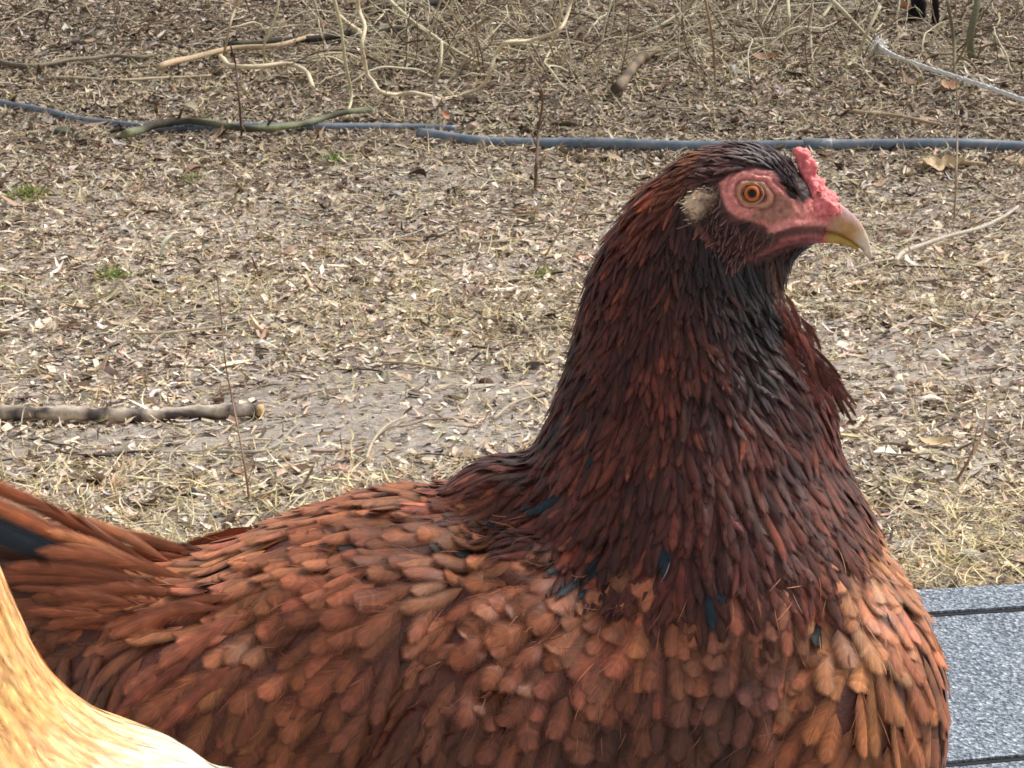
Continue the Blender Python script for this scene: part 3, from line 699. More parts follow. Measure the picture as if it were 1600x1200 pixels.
#@@HEN
# ------------------------------------------------------------------ hens: base body
def ring_x(x, yt, yb, hd, Yh, n=40, pw=2.3):  # section across the body at picture x, in a vertical plane x = const
    c0 = at(x, yt, Yh); c1 = at(x, yb, Yh); c = (c0 + c1) / 2; h = (c0 - c1).length / 2; w = hd * 0.000225 * Yh / 0.97
    out = []
    for k in range(n):
        t = 2 * math.pi * k / n; ct, st = math.cos(t), math.sin(t)
        s = lambda v: math.copysign(abs(v) ** (2 / pw), v)
        out.append(Vector((c.x, c.y + w * s(st), c.z + h * s(ct))))
    return out
def ring_z(y, xl, xr, hd, Yh, n=40):
    c0 = at(xl, y, Yh); c1 = at(xr, y, Yh); c = (c0 + c1) / 2; h = (c1 - c0).length / 2; w = hd * 0.000225 * Yh / 0.97
    return [Vector((c.x + h * math.cos(2 * math.pi * k / n), c.y + w * math.sin(2 * math.pi * k / n), c.z)) for k in range(n)]
def base_body(Yh, xlofts, zlofts, blobs, vox=0.0028, smooth=10):
    bm = bmesh.new()
    for L_ in xlofts: loft(bm, [ring_x(*s, Yh) for s in L_])
    for L_ in zlofts: loft(bm, [ring_z(*s, Yh) for s in L_])
    for (px, py, dy, rx, ry, rz) in blobs:      # ellipsoids, both sides
        for sgn in ((-1, 1) if dy else (0,)):
            c = at(px, py, Yh) + Vector((0, sgn * dy * 0.000225, 0)); k = 0.000225
            m_ = Matrix.Translation(c) @ Matrix.Diagonal((rx * k, ry * k, rz * k, 1))
            bmesh.ops.create_uvsphere(bm, u_segments=32, v_segments=20, radius=1, matrix=m_)
    return remesh(bm_mesh('b', bm), vox, smooth)
def mesh_np(me):
    V = np.empty(len(me.vertices) * 3); me.vertices.foreach_get('co', V); return V.reshape(-1, 3)
def bvh_of(me):
    return BVHTree.FromPolygons([v.co for v in me.vertices], [tuple(p.vertices) for p in me.polygons])

def hpix(P, Yh):
    """picture position of points, far side mirrored to the near side"""
    Q = P.copy(); Q[:, 1] = Yh - np.abs(Q[:, 1] - Yh); return project(Q)
def polydist(px, py, poly):
    """signed distance, positive inside"""
    P = np.array(poly, float); d = np.full(px.shape, 1e9); ins = np.zeros(px.shape, bool)
    for i in range(len(P)):
        a_, b_ = P[i], P[(i + 1) % len(P)]; ab = b_ - a_
        t = np.clip(((px - a_[0]) * ab[0] + (py - a_[1]) * ab[1]) / (ab @ ab + 1e-9), 0, 1)
        d = np.minimum(d, np.hypot(px - a_[0] - t * ab[0], py - a_[1] - t * ab[1]))
        if a_[1] != b_[1]:
            c_ = ((a_[1] > py) != (b_[1] > py)) & (px < (b_[0] - a_[0]) * (py - a_[1]) / (b_[1] - a_[1]) + a_[0]); ins ^= c_
    return np.where(ins, d, -d)
def linedist(px, py, line):
    d = np.full(px.shape, 1e9); P = np.array(line, float)
    for a_, b_ in zip(P[:-1], P[1:]):
        ab = b_ - a_; t = np.clip(((px - a_[0]) * ab[0] + (py - a_[1]) * ab[1]) / (ab @ ab), 0, 1)
        d = np.minimum(d, np.hypot(px - a_[0] - t * ab[0], py - a_[1] - t * ab[1]))
    return d
def surface_samples(me, n, seed):
    r = np.random.default_rng(seed); me.calc_loop_triangles()
    V = mesh_np(me); T = np.empty(len(me.loop_triangles) * 3, int); me.loop_triangles.foreach_get('vertices', T); T = T.reshape(-1, 3)
    A = V[T[:, 0]]; B = V[T[:, 1]]; Cc = V[T[:, 2]]; cr = np.cross(B - A, Cc - A); ar = np.linalg.norm(cr, axis=1)
    idx = r.choice(len(T), n, p=ar / ar.sum()); u = r.random((n, 1)); v = r.random((n, 1)); f = (u + v) > 1; u = np.where(f, 1 - u, u); v = np.where(f, 1 - v, v)
    P = A[idx] + u * (B - A)[idx] + v * (Cc - A)[idx]; Nn = cr[idx] / ar[idx][:, None]
    return P, Nn
def poisson(P, rad):
    """greedy dart throwing with per-point radius (m)"""
    cell = 0.012; grid = {}; keep = []
    for i in range(len(P)):
        p = P[i]; r = rad[i]; k = (int(p[0] // cell), int(p[1] // cell), int(p[2] // cell)); R = int(r // cell) + 1; ok = True
        for a_ in range(-R, R + 1):
            for b_ in range(-R, R + 1):
                for c_ in range(-R, R + 1):
                    for j in grid.get((k[0] + a_, k[1] + b_, k[2] + c_), ()):
                        q = P[j]
                        if (p[0] - q[0]) ** 2 + (p[1] - q[1]) ** 2 + (p[2] - q[2]) ** 2 < r * r: ok = False; break
                    if not ok: break
                if not ok: break
            if not ok: break
        if ok: keep.append(i); grid.setdefault(k, []).append(i)
    return np.array(keep, int)
class Field:
    """control points (px,py,angle,L,W,r,g,b) interpolated by inverse distance"""
    def __init__(s, rows):
        R = np.array(rows, float); s.P = R[:, :2]; a_ = np.radians(R[:, 2])
        col = np.array([lin(*c) for c in R[:, 5:8]])
        s.D = np.concatenate([np.stack([np.cos(a_), np.sin(a_)], 1), R[:, 3:5], col], 1)
    def __call__(s, px, py):
        d2 = (px[:, None] - s.P[None, :, 0]) ** 2 + (py[:, None] - s.P[None, :, 1]) ** 2 + 200
        w = 1 / d2 ** 1.6; w /= w.sum(1, keepdims=True); return w @ s.D
nB = 15
_ts = np.linspace(0, 1, nB + 1) ** 0.9
def prof_body(t): return np.clip(t, 0, 1) ** 0.45 * np.sqrt(np.clip(1 - t ** 3.4, 0, 1))
def prof_hack(t): return (np.clip(t, 0, 1) ** 0.5) * (np.clip(1 - t, 0, 1) ** 0.62) * 1.62
def prof_quill(t): return np.clip(t, 0, 1) ** 0.25 * np.sqrt(np.clip(1 - t ** 6, 0, 1))
# topology of one feather
def _topo():
    S = np.arange(nB + 1); Q = []; T = []
    for side in (0, 1):
        mo = (nB + 1) * (1 + side); to = (nB + 1) * 3 + nB * side
        for i in range(nB):
            q = (S[i], S[i + 1], mo + i + 1, mo + i); Q.append(q if side else q[::-1])
            t = (mo + i, mo + i + 1, to + i); T.append(t if side else t[::-1])
    return np.array(Q), np.array(T)
_TQ, _TT = _topo()
def feather_geo(pts, nor, Wm, prof, cup, col, r, ragged=0.25, sweep=0.28, barbvar=0.12, tipcol=None, edge=None, lf=0.9):
    """pts,nor: K frames along the shaft"""
    K = len(pts); tk = np.linspace(0, 1, K)
    tan = np.gradient(pts, axis=0); tan /= np.linalg.norm(tan, axis=1, keepdims=True) + 1e-12
    acr = np.cross(nor, tan); acr /= np.linalg.norm(acr, axis=1, keepdims=True) + 1e-12
    def I(A, t): return np.stack([np.interp(t, tk, A[:, k]) for k in range(3)], 1)
    ts = _ts; te = ts + sweep * (1 - ts) * 1.0
    out = [I(pts, ts)]; uv = [np.stack([np.zeros_like(ts), ts], 1)]
    for sg in (-1, 1):
        w = prof(te) * Wm * (1 + 0.08 * r.standard_normal(1))
        lat = lf * w; p = I(pts, ts + (te - ts) * lf) + I(acr, te) * (sg * lat)[:, None] - I(nor, te) * (cup * lat ** 2 / Wm)[:, None]
        out.append(p); uv.append(np.stack([sg * lf * np.ones_like(ts), te], 1))
    for sg in (-1, 1):
        tm = (te[:-1] + te[1:]) / 2; tm = np.minimum(tm + 0.01 + ragged * 0.12 * r.random(nB), 1.0 + 0.05 * ragged)
        w = prof(np.minimum(tm, 0.985)) * Wm * (1.06 + ragged * 0.3 * r.standard_normal(nB)).clip(0.8, 1.3)
        w = np.maximum(w, 0.12 * Wm * (1 - tm).clip(0, 1))
        p = I(pts, np.minimum(tm, 1)) + I(tan, np.minimum(tm, 1)) * (np.maximum(tm - 1, 0) * np.linalg.norm(pts[-1] - pts[0]))[:, None] + I(acr, tm.clip(0, 1)) * (sg * w)[:, None] - I(nor, tm.clip(0, 1)) * (cup * w ** 2 / Wm)[:, None]
        out.append(p); uv.append(np.stack([sg * np.ones(nB), tm], 1))
    V = np.concatenate(out); U = np.concatenate(uv)
    c = np.tile(col, (len(V), 1))
    bv = 1 + barbvar * r.standard_normal(nB + 1); 
    idx = np.concatenate([np.arange(nB + 1)] * 3 + [np.arange(nB)] * 2); c = c * bv[idx][:, None].clip(0.5, 1.6)
    if tipcol is not None:
        w = sstep(0.55, 1.0, U[:, 1])[:, None]; c = c * (1 - w) + tipcol * w
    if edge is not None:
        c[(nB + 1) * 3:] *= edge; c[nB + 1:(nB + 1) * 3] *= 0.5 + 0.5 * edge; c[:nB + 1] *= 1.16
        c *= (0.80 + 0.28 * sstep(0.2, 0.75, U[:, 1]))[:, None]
    return V, U, c
def grow(bvh, P, Nn, dirs, L, W, lift0, lift1, cols, prof, acc_for, seed, K=6, cup=0.5, ragged=0.25, twist=0.12, tips=None, edge=None, skew=0.0, barbvar=0.12):
    r = np.random.default_rng(seed)
    for i in range(len(P)):
        p = Vector(P[i]); n = Vector(Nn[i]); d = Vector(dirs[i]); d = d - n * d.dot(n)
        if d.length < 1e-4: continue
        d.normalize(); d = Matrix.Rotation(r.normal(0, twist), 3, n) @ d
        step = L[i] / (K - 1); pts = []; nors = []
        bend = r.normal(0, skew)
        k1 = lift1 * r.uniform(0.6, 1.5)
        side = d.cross(n)
        roll = r.normal(0, 0.14)
        for k in range(K):
            t = k / (K - 1)
            h = lift0 + (k1 - lift0) * t ** 0.85
            pts.append(list(p + n * h)); nors.append(list((n + side * roll - d * 0.05).normalized()))
            q = p + d * step
            loc, nn, _, dist = bvh.find_nearest(q)
            if loc is None: break
            # on a sharply falling surface let the feather bridge the gap
            p = loc.lerp(q, 0.0 if dist < step * 0.6 else 0.35); n = (n * 0.5 + nn * 0.5).normalized()
            d = d - n * d.dot(n); d.normalize()
            if bend: d = Matrix.Rotation(bend, 3, n) @ d
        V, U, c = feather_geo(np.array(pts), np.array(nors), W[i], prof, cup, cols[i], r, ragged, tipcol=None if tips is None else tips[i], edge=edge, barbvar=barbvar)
        acc_for(i).add(V, _TQ, _TT, c, U)
def dir3(dx, dz, P, Yh, front=None):
    """picture direction -> world direction (x right, z up)"""
    return np.stack([dx, np.zeros_like(dx), -dz], 1)
def free_feather(acc, pts, W, col, side_n, prof, r, **kw):
    K = len(pts); nn = np.tile(np.array(side_n, float) / np.linalg.norm(side_n), (K, 1))
    V, U, c = feather_geo(np.array([list(p) for p in pts]), nn, W, prof, kw.pop('cup', 0.4), np.array(col), r, **kw)
    acc.add(V, _TQ, _TT, c, U)
def legs(root, x1, Yh, zb, kx, mat_col=(196, 160, 84), spread=0.045):
    for sg in (-1, 1):
        X = x1; Yc = Yh + sg * spread; zr = roof_z(X, Yc) + 0.006
        ac = Acc(); hip = Vector((X, Yc, zb + 0.03)); ank = Vector((X - 0.004 * kx, Yc, zr + 0.008))
        hk = Vector((X - 0.018 * kx, Yc, zr + (zb - zr) * 0.75))
        V, Q, T, t = tube_arrays(crspline([hip, hk, ank], 6), [0.010 - 0.003 * min(1, i / 6) for i in range(13)], 10, 0.1); ac.add(V, Q, T, lin(*mat_col))
        for ang, l in ((0, 0.055), (0.5, 0.048), (-0.5, 0.048), (math.pi, 0.022)):
            d = Vector((math.cos(ang) * kx, math.sin(ang), 0)); q = []
            for k in range(6):
                pp = ank + d * l * k / 5; q.append(Vector((pp.x, pp.y, roof_z(pp.x, pp.y) + 0.0105 - 0.001 * k + 0.003 * math.sin(k * 1.2))))
            V, Q, T, t = tube_arrays(q, [0.0055, 0.005, 0.0048, 0.0045, 0.0035, 0.0012], 8); ac.add(V, Q, T, lin(*mat_col))
        link('leg', ac.mesh('leg'), M_LEG, root)

def build_red_hen():
    Yh = 0.97; K = 0.000225
    xl = [[(40, 915, 1040, 50), (90, 912, 1090, 85), (150, 908, 1140, 125), (250, 900, 1180, 190), (330, 882, 1260, 230), (400, 850, 1330, 265), (480, 818, 1380, 300), (560, 790, 1420, 325), (640, 780, 1450, 340), (700, 782, 1470, 350), (850, 775, 1490, 352),
           (1000, 785, 1490, 350), (1150, 800, 1460, 340), (1270, 835, 1400, 310), (1365, 870, 1330, 260), (1420, 935, 1260, 200), (1454, 1005, 1180, 130), (1467, 1055, 1130, 70)],
          [(1050, 268, 400, 50), (1075, 248, 412, 60), (1110, 234, 414, 67), (1150, 226, 412, 69), (1190, 230, 405, 65), (1225, 246, 396, 55), (1250, 268, 395, 45), (1272, 294, 386, 34), (1288, 314, 378, 25), (1298, 326, 368, 16)]]
    zl = [[(236, 1085, 1190, 30), (262, 1048, 1200, 52), (300, 1005, 1195, 66), (350, 968, 1190, 74), (400, 938, 1190, 84), (450, 920, 1204, 92), (490, 910, 1222, 102), (530, 904, 1232, 114), (570, 893, 1264, 130), (610, 880, 1288, 150),
           (660, 862, 1298, 178), (710, 842, 1302, 208), (760, 822, 1328, 240), (820, 800, 1358, 272), (890, 800, 1388, 300), (1000, 800, 1390, 300)]]
    blobs = [(800, 778, 0, 95, 110, 56), (430, 1050, 180, 270, 120, 140), (1190, 420, 0, 36, 45, 40)]
    me = base_body(Yh, xl, zl, blobs)
    Vs = mesh_np(me); sx_, sy_ = hpix(Vs, Yh)
    crease = [(800, 800), (755, 860), (715, 930), (670, 1010), (625, 1090), (575, 1170), (530, 1260)]
    wp_ = [(215, 935), (330, 905), (480, 880), (640, 868), (745, 872), (715, 930), (670, 1010), (625, 1090), (560, 1260), (200, 1300), (120, 1060), (160, 960)]
    bp_ = [(800, 790), (715, 930), (625, 1090), (530, 1260), (600, 1400), (1500, 1400), (1480, 900), (1100, 820)]
    dsp = 20 * sstep(-10, 70, polydist(sx_, sy_, wp_)) - 30 * np.exp(-(linedist(sx_, sy_, crease) / 26) ** 2) + 42 * sstep(-8, 34, polydist(sx_, sy_, bp_)) * sstep(950, 720, sx_)
    dsp += 10 * np.exp(-(((sx_ - 1330) / 90) ** 2 + ((sy_ - 1100) / 120) ** 2)) - 14 * np.exp(-(linedist(sx_, sy_, [(1278, 950), (1268, 1010), (1225, 1080), (1215, 1150)]) / 20) ** 2)
    for v, d_ in zip(me.vertices, dsp): v.co = v.co + v.normal * float(d_) * K
    me.update()
    bs = bmesh.new(); bs.from_mesh(me)
    for _ in range(4): bmesh.ops.smooth_vert(bs, verts=bs.verts, factor=0.5, use_axis_x=True, use_axis_y=True, use_axis_z=True)
    bs.to_mesh(me); bs.free(); me.update()
    bvh = bvh_of(me)
    root = empty('hen', Vector((at(800, 1400, Yh).x, Yh, roof_z(at(800, 1400, Yh).x, Yh))), 'mahogany-red hen in profile facing right, with dark neck hackle and small pink comb', 'hen', 'hens on the coop roof')
    rootl = np.array(root.location)

    # ---- refine and sculpt the head
    zc = lambda L_: [(1020 + x / 3.529, 180 + y / 3.529) for x, y in L_]
    bm = bmesh.new(); bm.from_mesh(me)
    V = np.array([list(v.co) for v in bm.verts]); px, py = hpix(V, Yh)
    inh = (px > 1085) & (py < 430) & (py > 235)
    for it in range(2):
        bm.verts.ensure_lookup_table(); bm.verts.index_update()
        V = np.array([list(v.co) for v in bm.verts]); px, py = hpix(V, Yh)
        inh = (px > 1085) & (py < 425) & (py > 225) & (px < 1330)
        es = [e_ for e_ in bm.edges if inh[e_.verts[0].index] and inh[e_.verts[1].index]]
        bmesh.ops.subdivide_edges(bm, edges=es, cuts=1, use_grid_fill=True, smooth=0.3)
    bmesh.ops.triangulate(bm, faces=[f for f in bm.faces if len(f.verts) > 4])
    bm.normal_update(); bm.verts.ensure_lookup_table()
    V = np.array([list(v.co) for v in bm.verts]); Nn = np.array([list(v.normal) for v in bm.verts]); px, py = hpix(V, Yh)
    EX_, EY_ = 1174.5, 302.0
    rho = np.hypot((px - EX_ - 1) / np.where(px > EX_, 33, 25), (py - EY_ - 1 - 0.18 * (px - EX_)) / (22 + 2.0 * np.sin((px + py) * 0.12)))
    side = np.clip(np.abs(Nn[:, 1]) * 1.3, 0, 1)
    ang = np.arctan2(py - EY_, px - EX_)
    h = 2.6 * np.exp(-((rho - 0.86) / 0.13) ** 2) - 1.8 * np.exp(-((rho - 1.08) / 0.10) ** 2) + 1.9 * np.exp(-((rho - 1.34) / 0.13) ** 2) - 1.0 * np.exp(-((rho - 1.6) / 0.09) ** 2) + 1.2 * np.exp(-((rho - 1.85) / 0.13) ** 2)
    h *= 1 + 0.25 * np.sin(ang * 5 + 1)
    h -= 4.5 * np.exp(-(rho / 0.55) ** 4)
    h += 0.5 * sstep(-5, 7, polydist(px, py, zc([(165, 478), (200, 432), (290, 418), (352, 432), (330, 500), (270, 560), (228, 588), (190, 540)])))
    lip = zc([(650, 640), (700, 620), (760, 603), (850, 595), (960, 598)]); gape = zc([(690, 655), (760, 628), (850, 622), (960, 640)])
    low = zc([(700, 690), (780, 670), (860, 660), (950, 668)]); wat = zc([(535, 790), (620, 750), (700, 715), (800, 690), (920, 685)])
    h += 3.0 * np.exp(-(linedist(px, py, lip) / 4.5) ** 2) - 1.6 * np.exp(-(linedist(px, py, gape) / 2.6) ** 2) + 2.2 * np.exp(-(linedist(px, py, low) / 4) ** 2)
    h += 4.5 * np.exp(-(linedist(px, py, wat) / 5.0) ** 2)
    h += 3.0 * np.exp(-(linedist(px, py, zc([(700, 420), (770, 490), (760, 540), (700, 560)])) / 7) ** 2)
    h += 2.2 * np.array([noise.noise(Vector((a_ * 0.11, b_ * 0.11, 0))) for a_, b_ in zip(px, py)]) + 2.0 * np.array([noise.noise(Vector((a_ * 0.3, b_ * 0.3, 4))) for a_, b_ in zip(px, py)])
    wgt = sstep(1085, 1110, px) * sstep(430, 410, py) * sstep(225, 245, py) * sstep(1335, 1310, px)
    for i, v in enumerate(bm.verts):
        if wgt[i] > 0: v.co = Vector(V[i] + Nn[i] * h[i] * K * wgt[i] * side[i])
    # colours of the body skin / underplumage
    body_c = lin(92, 48, 36); col = np.tile(body_c, (len(V), 1))
    dk = sstep(760, 640, py) ; col = col * (1 - dk[:, None]) + lin(46, 26, 24) * dk[:, None]
    def paint(poly, c, soft=5, amt=1.0):
        w = (sstep(-soft, soft, polydist(px, py, poly)) * amt)[:, None]; nonlocal_col[0] = nonlocal_col[0] * (1 - w) + lin(*c) * w
    def pline(line, c, wd, amt=1.0):
        w = (np.exp(-(linedist(px, py, line) / wd) ** 2) * amt)[:, None]; nonlocal_col[0] = nonlocal_col[0] * (1 - w) + lin(*c) * w
    nonlocal_col = [col]
    head_poly = zc([(330, 380), (420, 320), (560, 290), (680, 310), (760, 400), (830, 470), (1040, 440), (1080, 620), (1000, 690), (880, 740), (700, 800), (520, 820), (430, 760), (400, 600)])
    paint(head_poly, (86, 50, 46), 8)
    skin = zc([(368, 372), (440, 325), (560, 298), (660, 318), (722, 375), (735, 440), (790, 480), (850, 500), (960, 560), (960, 600), (850, 596), (740, 604), (650, 640), (600, 590), (520, 570), (460, 560), (410, 520), (380, 450)])
    paint(skin, (226, 142, 134), 3)
    paint(zc([(600, 500), (700, 430), (780, 490), (770, 550), (660, 600), (570, 590), (520, 560)]), (158, 112, 92), 6, 0.85)
    pline(zc([(470, 560), (560, 575), (640, 600)]), (196, 120, 104), 4, 0.7)
    pline(lip, (230, 150, 140), 5); pline(gape, (140, 62, 56), 1.7, 0.75); pline(low, (182, 96, 92), 3.0, 0.8); pline(wat, (150, 72, 72), 3.4, 0.8)
    paint(zc([(840, 470), (960, 440), (1050, 520), (1000, 600), (850, 590)]), (222, 130, 124), 4)
    ear0 = zc([(165, 478), (200, 432), (290, 418), (352, 432), (330, 500), (270, 560), (228, 588), (190, 540)]); paint(ear0, (176, 156, 128), 4)
    mot = np.array([noise.noise(Vector((a_ * 0.16, b_ * 0.16, 2))) + 0.6 * noise.noise(Vector((a_ * 0.45, b_ * 0.45, 7))) for a_, b_ in zip(px, py)])
    nonlocal_col[0] = nonlocal_col[0] * (1 + 0.42 * mot)[:, None]
    r_ = rho
    w = (np.exp(-((r_ - 0.86) / 0.16) ** 2))[:, None]; nonlocal_col[0] = nonlocal_col[0] * (1 - w) + lin(200, 148, 112) * w
    w = (np.exp(-((r_ - 1.08) / 0.09) ** 2) * 0.8)[:, None]; nonlocal_col[0] = nonlocal_col[0] * (1 - w) + lin(118, 54, 46) * w
    w = (np.exp(-((r_ - 0.62) / 0.13) ** 2) * 0.95)[:, None]; nonlocal_col[0] = nonlocal_col[0] * (1 - w) + lin(92, 46, 34) * w
    w = (np.exp(-((r_ - 1.6) / 0.07) ** 2) * 0.6 * (py < EY_))[:, None]; nonlocal_col[0] = nonlocal_col[0] * (1 - w) + lin(120, 46, 42) * w
    redstrip = zc([(240, 600), (290, 640), (340, 720), (400, 790), (450, 880), (400, 840), (330, 770), (280, 700)])
    paint(redstrip, (168, 92, 86), 3, 0.9)
    col = nonlocal_col[0]
    me2 = bpy.data.meshes.new('body'); bm.to_mesh(me2); bm.free()
    a_ = me2.color_attributes.new('Col', 'FLOAT_COLOR', 'POINT'); c4 = np.ones((len(V), 4), np.float32); c4[:, :3] = col; a_.data.foreach_set('color', c4.ravel())
    link('body', me2, M_SKIN, root)

    # ---- eyes
    for sg in (-1, 1):
        loc, nn, _, _ = bvh.ray_cast(Vector((at(EX_, EY_, Yh).x, Yh + sg * 0.3, 0)) + Vector((0, 0, 0)), Vector((0, -sg, 0)))
        # aim through the picture ray on the near side
        d = ray(EX_, EY_); o_ = CAM.copy(); loc, nn, _, _ = bvh.ray_cast(o_, d.normalized())
        if sg > 0: loc = Vector((loc.x, 2 * Yh - loc.y, loc.z)); nn = Vector((nn.x, -nn.y, nn.z))
        nrm_ = (nn * 0.5 + Vector((0, sg, 0)) * 0.5 + Vector((0, 0, 0.1))).normalized()
        R_ = 17.5 * K; ce = loc - nrm_ * (R_ * 0.62)
        bm = bmesh.new(); bmesh.ops.create_uvsphere(bm, u_segments=48, v_segments=64, radius=R_)
        q = Vector((0, 0, 1)).rotation_difference(nrm_)
        cols = []
        for v in bm.verts:
            rr_ = math.hypot(v.co.x, v.co.y) / K
            if v.co.z < 0: c = lin(60, 30, 20)
            elif rr_ < 6.2: c = lin(10, 8, 8)
            elif rr_ < 8.6: c = lin(160, 78, 26)
            elif rr_ < 11.4: c = lin(204, 112, 40)
            elif rr_ < 12.8: c = lin(120, 60, 22)
            else: c = lin(46, 26, 20)
            cols.append([*c, 1])
            v.co = q @ v.co
        me_ = bpy.data.meshes.new('eye'); bm.to_mesh(me_); bm.free()
        at2 = me_.color_attributes.new('Col', 'FLOAT_COLOR', 'POINT'); at2.data.foreach_set('color', np.array(cols, np.float32).ravel())
        for v in me_.vertices: v.co = v.co + ce
        link('eye', me_, M_EYE, root)
        # eyelid ring
        ac = Acc()
        for (rx_, ry_, rad, cc) in ((15.6, 10.8, 2.3, (122, 72, 54)), (17.6, 15.2, 1.6, (184, 136, 104))):
            pts = []
            s1 = nrm_.cross(Vector((0, 0, 1))).normalized() * (1 if sg > 0 else 1); s2 = s1.cross(nrm_)
            for k in range(33):
                t = 2 * math.pi * k / 32; pts.append(loc + nrm_ * (0.1 * K) + s1 * (rx_ * K * math.cos(t)) + s2 * (ry_ * K * math.sin(t)) - Vector((0, 0, 0.8 * K)))
            Vv, Q, T, t_ = tube_arrays(pts, [rad * K * (1 + 0.2 * math.sin(k * 0.9)) for k in range(33)], 8, 0.2); ac.add(Vv, Q, T, lin(*cc))
        link('eyelid', ac.mesh('eyelid'), M_SKIN, root)

    for sg in (-1, 1):
        bm = bmesh.new()
        for (zx, zy, r_) in ((196, 482, 30), (215, 462, 38), (250, 450, 42), (290, 452, 42), (325, 462, 36), (232, 510, 40), (270, 505, 40), (235, 548, 30), (310, 500, 34)):
            x_, y_ = zc([(zx, zy)])[0]; loc, nn, _, _ = bvh.ray_cast(CAM, ray(x_, y_).normalized())
            c = loc - nn * (r_ * 0.25 / 3.529 * K)
            if sg > 0: c = Vector((c.x, 2 * Yh - c.y, c.z))
            bmesh.ops.create_icosphere(bm, subdivisions=2, radius=r_ / 3.529 * K, matrix=Matrix.Translation(c))
        ml = remesh(bm_mesh('ear_lobe', bm), 0.0006, 8)
        for v in ml.vertices: v.co = v.co + v.normal * (noise.noise(v.co * 420) * 0.0010 + noise.noise(v.co * 1100) * 0.0006)
        Vl = mesh_np(ml); lx, ly = hpix(Vl, Yh); wv = sstep(1116, 1082, lx + 0.4 * (ly - 315))[:, None]
        cl0 = lin(112, 82, 64) * (1 - wv) + lin(222, 196, 166) * wv; cl0 = cl0 * np.array([1 + 0.3 * noise.noise(Vector(v) * 600) for v in Vl])[:, None]
        a_ = ml.color_attributes.new('Col', 'FLOAT_COLOR', 'POINT'); c4 = np.ones((len(Vl), 4), np.float32); c4[:, :3] = cl0; a_.data.foreach_set('color', c4.ravel())
        link('ear_lobe', ml, M_SKIN, root)

    # ---- comb (lumpy, low)
    bm = bmesh.new(); rr = random.Random(4)
    for (zx, zy, r_) in ((806, 205, 28), (822, 245, 38), (850, 262, 34), (850, 300, 42), (872, 340, 44), (885, 385, 50), (905, 425, 58), (945, 458, 58), (985, 486, 50), (910, 480, 60), (872, 465, 50), (1000, 520, 38), (835, 212, 24), (885, 285, 26), (930, 375, 28), (860, 420, 44), (950, 510, 46)):
        dm = r_ * 0.6 + max(0, (zy - 360) / 120) * 42
        for k in range(-2, 3):
            q_ = 1 - 0.12 * abs(k); c = at(1020 + (zx - abs(k) * 5 + rr.uniform(-7, 7)) / 3.529, 180 + (zy + abs(k) * 4 + rr.uniform(-7, 7)) / 3.529, Yh) + Vector((0, k / 2 * dm / 3.529 * K, 0)); R_ = r_ * q_ * rr.uniform(0.8, 1.08) / 3.529 * K
            bmesh.ops.create_icosphere(bm, subdivisions=2, radius=R_, matrix=Matrix.Translation(c))
    mc = remesh(bm_mesh('comb', bm), 0.0006, 9)
    for v in mc.vertices:
        nz = noise.noise(v.co * 260) * 0.0016 + noise.noise(v.co * 620) * 0.0009 + noise.noise(v.co * 1300) * 0.0004; v.co = v.co + v.normal * nz
    Vc = mesh_np(mc); a_ = mc.color_attributes.new('Col', 'FLOAT_COLOR', 'POINT')
    cc = np.array([lin(232, 124, 126) * (1 + 0.25 * noise.noise(Vector(v) * 260)) + lin(150, 90, 80) * max(0, noise.noise(Vector(v) * 500)) for v in Vc]); c4 = np.ones((len(Vc), 4), np.float32); c4[:, :3] = cc; a_.data.foreach_set('color', c4.ravel())
    link('comb', mc, M_COMB, root)

    # ---- beak
    def mand(name, st, colf, parent):
        bm = bmesh.new(); rings = []
        st2 = []
        for i in range(len(st) - 1):
            for k in range(4):
                t = k / 4; st2.append([st[i][j] + (st[i + 1][j] - st[i][j]) * t for j in range(5)])
        st2.append(st[-1])
        for (tx, ty, bx, by, hd) in st2:
            a0 = at(1020 + tx / 3.529, 180 + ty / 3.529, Yh); b0 = at(1020 + bx / 3.529, 180 + by / 3.529, Yh); c = (a0 + b0) / 2; u = (a0 - b0) / 2; w = hd / 3.529 * K
            rings.append([c + u * (abs(math.cos(t)) ** 0.85 * (1 if math.cos(t) > 0 else -1)) + Vector((0, w * math.sin(t) * (1 - 0.25 * math.cos(t)), 0)) for t in [2 * math.pi * k / 28 for k in range(28)]])
        loft(bm, rings); me_ = bm_mesh(name, bm); me_ = remesh(me_, 0.0005, 3)
        Vb = mesh_np(me_); bx_, by_ = hpix(Vb, Yh); zx = (bx_ - 1020) * 3.529; zy = (by_ - 180) * 3.529
        cc = colf(zx, zy); a_ = me_.color_attributes.new('Col', 'FLOAT_COLOR', 'POINT'); c4 = np.ones((len(Vb), 4), np.float32); c4[:, :3] = cc; a_.data.foreach_set('color', c4.ravel())
        return link(name, me_, M_BEAK, parent)
    def mixc(a_, b_, w): return a_ * (1 - w[:, None]) + b_ * w[:, None]
    def cu(zx, zy):
        c = np.tile(lin(206, 158, 122), (len(zx), 1))
        s = (zx - 960) * 0.7 + (zy - 560) * 0.45           # along the beak
        top = (zx - 960) * 0.62 - (zy - 520) * 0.72        # towards the culmen
        c = mixc(c, lin(196, 162, 160), sstep(10, 55, top) * sstep(200, 80, s))
        c = mixc(c, lin(204, 158, 86), 0.7 * sstep(60, 110, s) * sstep(50, 5, top))
        c = mixc(c, lin(232, 216, 190), sstep(130, 215, s))
        c = mixc(c, lin(222, 134, 126), sstep(55, -10, s))
        c = mixc(c, lin(150, 104, 44), np.exp(-(linedist(zx, zy, [(960, 640), (1040, 662), (1110, 708), (1150, 740)]) / 12) ** 2) * 0.7)
        return c * 0.85
    def cl(zx, zy): return mixc(np.tile(lin(182, 150, 70), (len(zx), 1)), lin(198, 96, 90), sstep(985, 930, zx))
